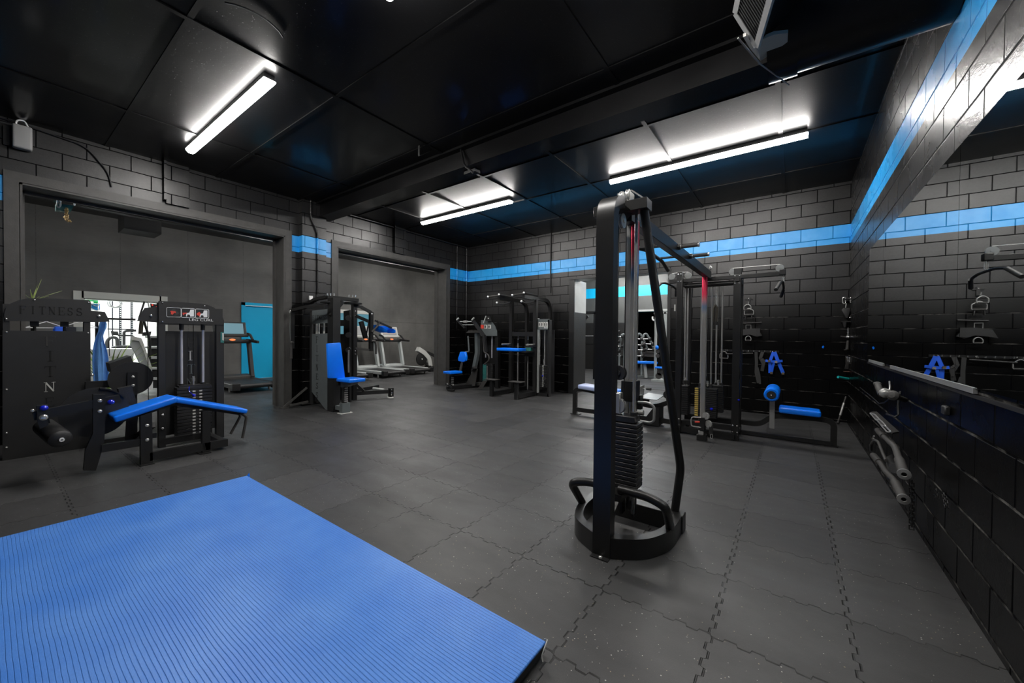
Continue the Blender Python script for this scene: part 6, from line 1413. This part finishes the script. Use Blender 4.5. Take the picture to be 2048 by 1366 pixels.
# curved dumbbell racks
def dbrack(u0, v0, u1, v1, y, label, rows, side=1, n=1):
    t = thing('dumbbell_rack', label, 'dumbbell rack', G((u0+u1)/2, 760, y)*1)
    t.location.z = 0
    for k in range(2):
        du = k*(u1-u0)*.42
        b = MB(); b.tube([G(u0+du, 752, y-.25), G(u0+du+1, v0+20, y), G(u0+du+5, v0+2, y+.05), G(u0+du+10, v0, y+.1), G(u0+du+17, v0+12, y+.15), G(u0+du+26, v1, y+.2)], .04, fil=.15); b.out('arched_leg', M['shroud_grey'], t)
    return t
def dumbbell(c, L, r, label, grp):
    t = thing('dumbbell', label, 'dumbbell', c, grp)
    b = MB(); b.cyl(c-Vector((L/2, 0, 0)), c+Vector((L/2, 0, 0)), .017); b.out('handle', M['chrome'], t)
    for s in (-1, 1):
        b = MB(); b.lathe(c+Vector((s*L*.28, 0, 0)), (s, 0, 0), [(0, 0), (0, r*.9), (.01, r), (L*.2, r), (L*.22, r*.85), (L*.22, 0)], 16); b.out('head', M['rubber'], t)
dbrack(1238, 668, 1262, 760, 13.2, 'black arched dumbbell rack seen left of the chrome column through the doorway', 4)
dbrack(1270, 667, 1300, 700, 13.6, 'black arched dumbbell rack in the middle of the doorway behind the blue bench', 4)
G1, G2 = 'dumbbells on the left rack', 'dumbbells on the right rack'
for k in range(7):
    c = G(1233+(k % 2)*6, 664+k*9.5, 13.1); dumbbell(c, .26, .06, 'black dumbbell with chrome handle on the left rack of the strength room', G1)
for r_, (u, v) in enumerate(((1276, 678), (1292, 678), (1278, 690), (1297, 688), (1280, 700), (1300, 699), (1278, 712), (1284, 724))):
    dumbbell(G(u, v, 13.35), .34, .065, 'black dumbbell with chrome handle on the right rack of the strength room', G2)
box(G(1243, 708, 13.5)+Vector((-.1, 0, -.06)), G(1312, 701, 13.5)+Vector((0, .06, -.03)), 'grip', 'rack_shelf', None)
tag(bpy.data.objects['rack_shelf'], 'grey shelf rail crossing behind the dumbbell racks', 'shelf')
# blue bench
t = thing('flat_bench', 'bright blue flat bench in the strength room', 'bench', G(1292, 745, 12.6)); t.location.z = 0
c = G(1292, 725, 12.4); b = MB(); b.pad(c, (.62, .25, 0), (-.12, .30, 0), (0, 0, .07), .02); b.out('seat_pad', M['vinyl'], t)
b = MB(); b.bar(c+Vector((-.05, 0, -.03)), (c.x+.03, c.y-.1, .02), .09, .06); b.out('leg', M['silver'], t); b = MB(); b.bar(c+Vector((-.30, -.05, -.03)), (c.x-.38, c.y-.1, .12), .05, .05); b.out('leg', M['silver'], t); b = MB(); b.bar(c+Vector((.24, .1, -.03)), (c.x+.33, c.y+.1, .02), .06, .06); b.out('leg', M['shroud_grey'], t)
b = MB(); b.bar((c.x-.38, c.y-.1, .05), (c.x+.33, c.y+.1, .05), .06, .05); b.out('base_rail', M['shroud_grey'], t)
# pale green cable station
t = thing('pale_cable_station', 'pale grey green cable station in the strength room behind the sloping tube', 'gym machine', G(1322, 762, 11.8)); t.location.z = 0
y9 = 11.8
for u, w_ in ((1310.5, 4), (1329, 5)):
    p, q = G(u-w_/2, 700, y9), G(u+w_/2, 700, y9); box((p.x, y9, 0), (q.x, y9+.08, 2.05), 'grey_wall', 'upright', t)
p, q = G(1306, 762, y9), G(1334, 762, y9); box((p.x, y9-.2, 0), (q.x, y9+.3, .06), 'grey_wall', 'base', t); p, q = G(1308, 624, y9), G(1333, 624, y9); box((p.x, y9, 2.0), (q.x, y9+.08, 2.07), 'grey_wall', 'top_bar', t)
c = G(1318, 735, y9-.1); b = MB(); b.pad(c, (.20, 0, 0), (0, .2, 0), (0, 0, .05), .015); b.out('seat_pad', M['vinyl'], t)
for u, v in ((1320, 745), (1317, 752)): b = MB(); b.lathe(G(u, v, y9-.05), (0, 1, 0), [(0, 0), (0, .09), (.03, .09), (.03, 0)], 24); b.out('pulley', M['grip'], t)
for k, (P, r) in enumerate((([(1305, 633), (1305, 639), (1308, 641)], .022), ([(1320, 625), (1322, 634), (1324, 642), (1323, 647)], .022))):
    b = MB(); b.tube([G(u, v, y9-.3) for u, v in P], r, fil=.04); b.out('hand_grip', M['white'], t)
c = G(1314, 695, y9-.05); b = MB(); b.sph(c, .05, (1, 1, 1.3)); b.out('locking_knob', M['vinyl'], t)
for u, v in ((1315, 703), (1315, 712)): b = MB(); b.lathe(G(u, v, y9-.05), (0, 1, 0), [(0, 0), (0, .055), (.03, .055), (.03, 0)], 20); b.out('pulley', M['grip'], t)
# light blue band on the furthest wall
b = MB(); p, q = G(1274, 619, 18.5), G(1306, 624, 18.5); b.box((p.x, 18.585, q.z), (q.x, 18.6, p.z)); struct(b, 'trim_16', M['blue_door'])
# ---------------------------------------------------------------- world and view
w = bpy.data.worlds.new('world'); SC.world = w; w.use_nodes = True
w.node_tree.nodes['Background'].inputs[0].default_value = (.05, .06, .08, 1); w.node_tree.nodes['Background'].inputs[1].default_value = .0
SC.view_settings.view_transform = 'Standard'; SC.view_settings.look = 'None'; SC.view_settings.gamma = 1
SC.view_settings.exposure = 0.0; SC.view_settings.use_curve_mapping = False
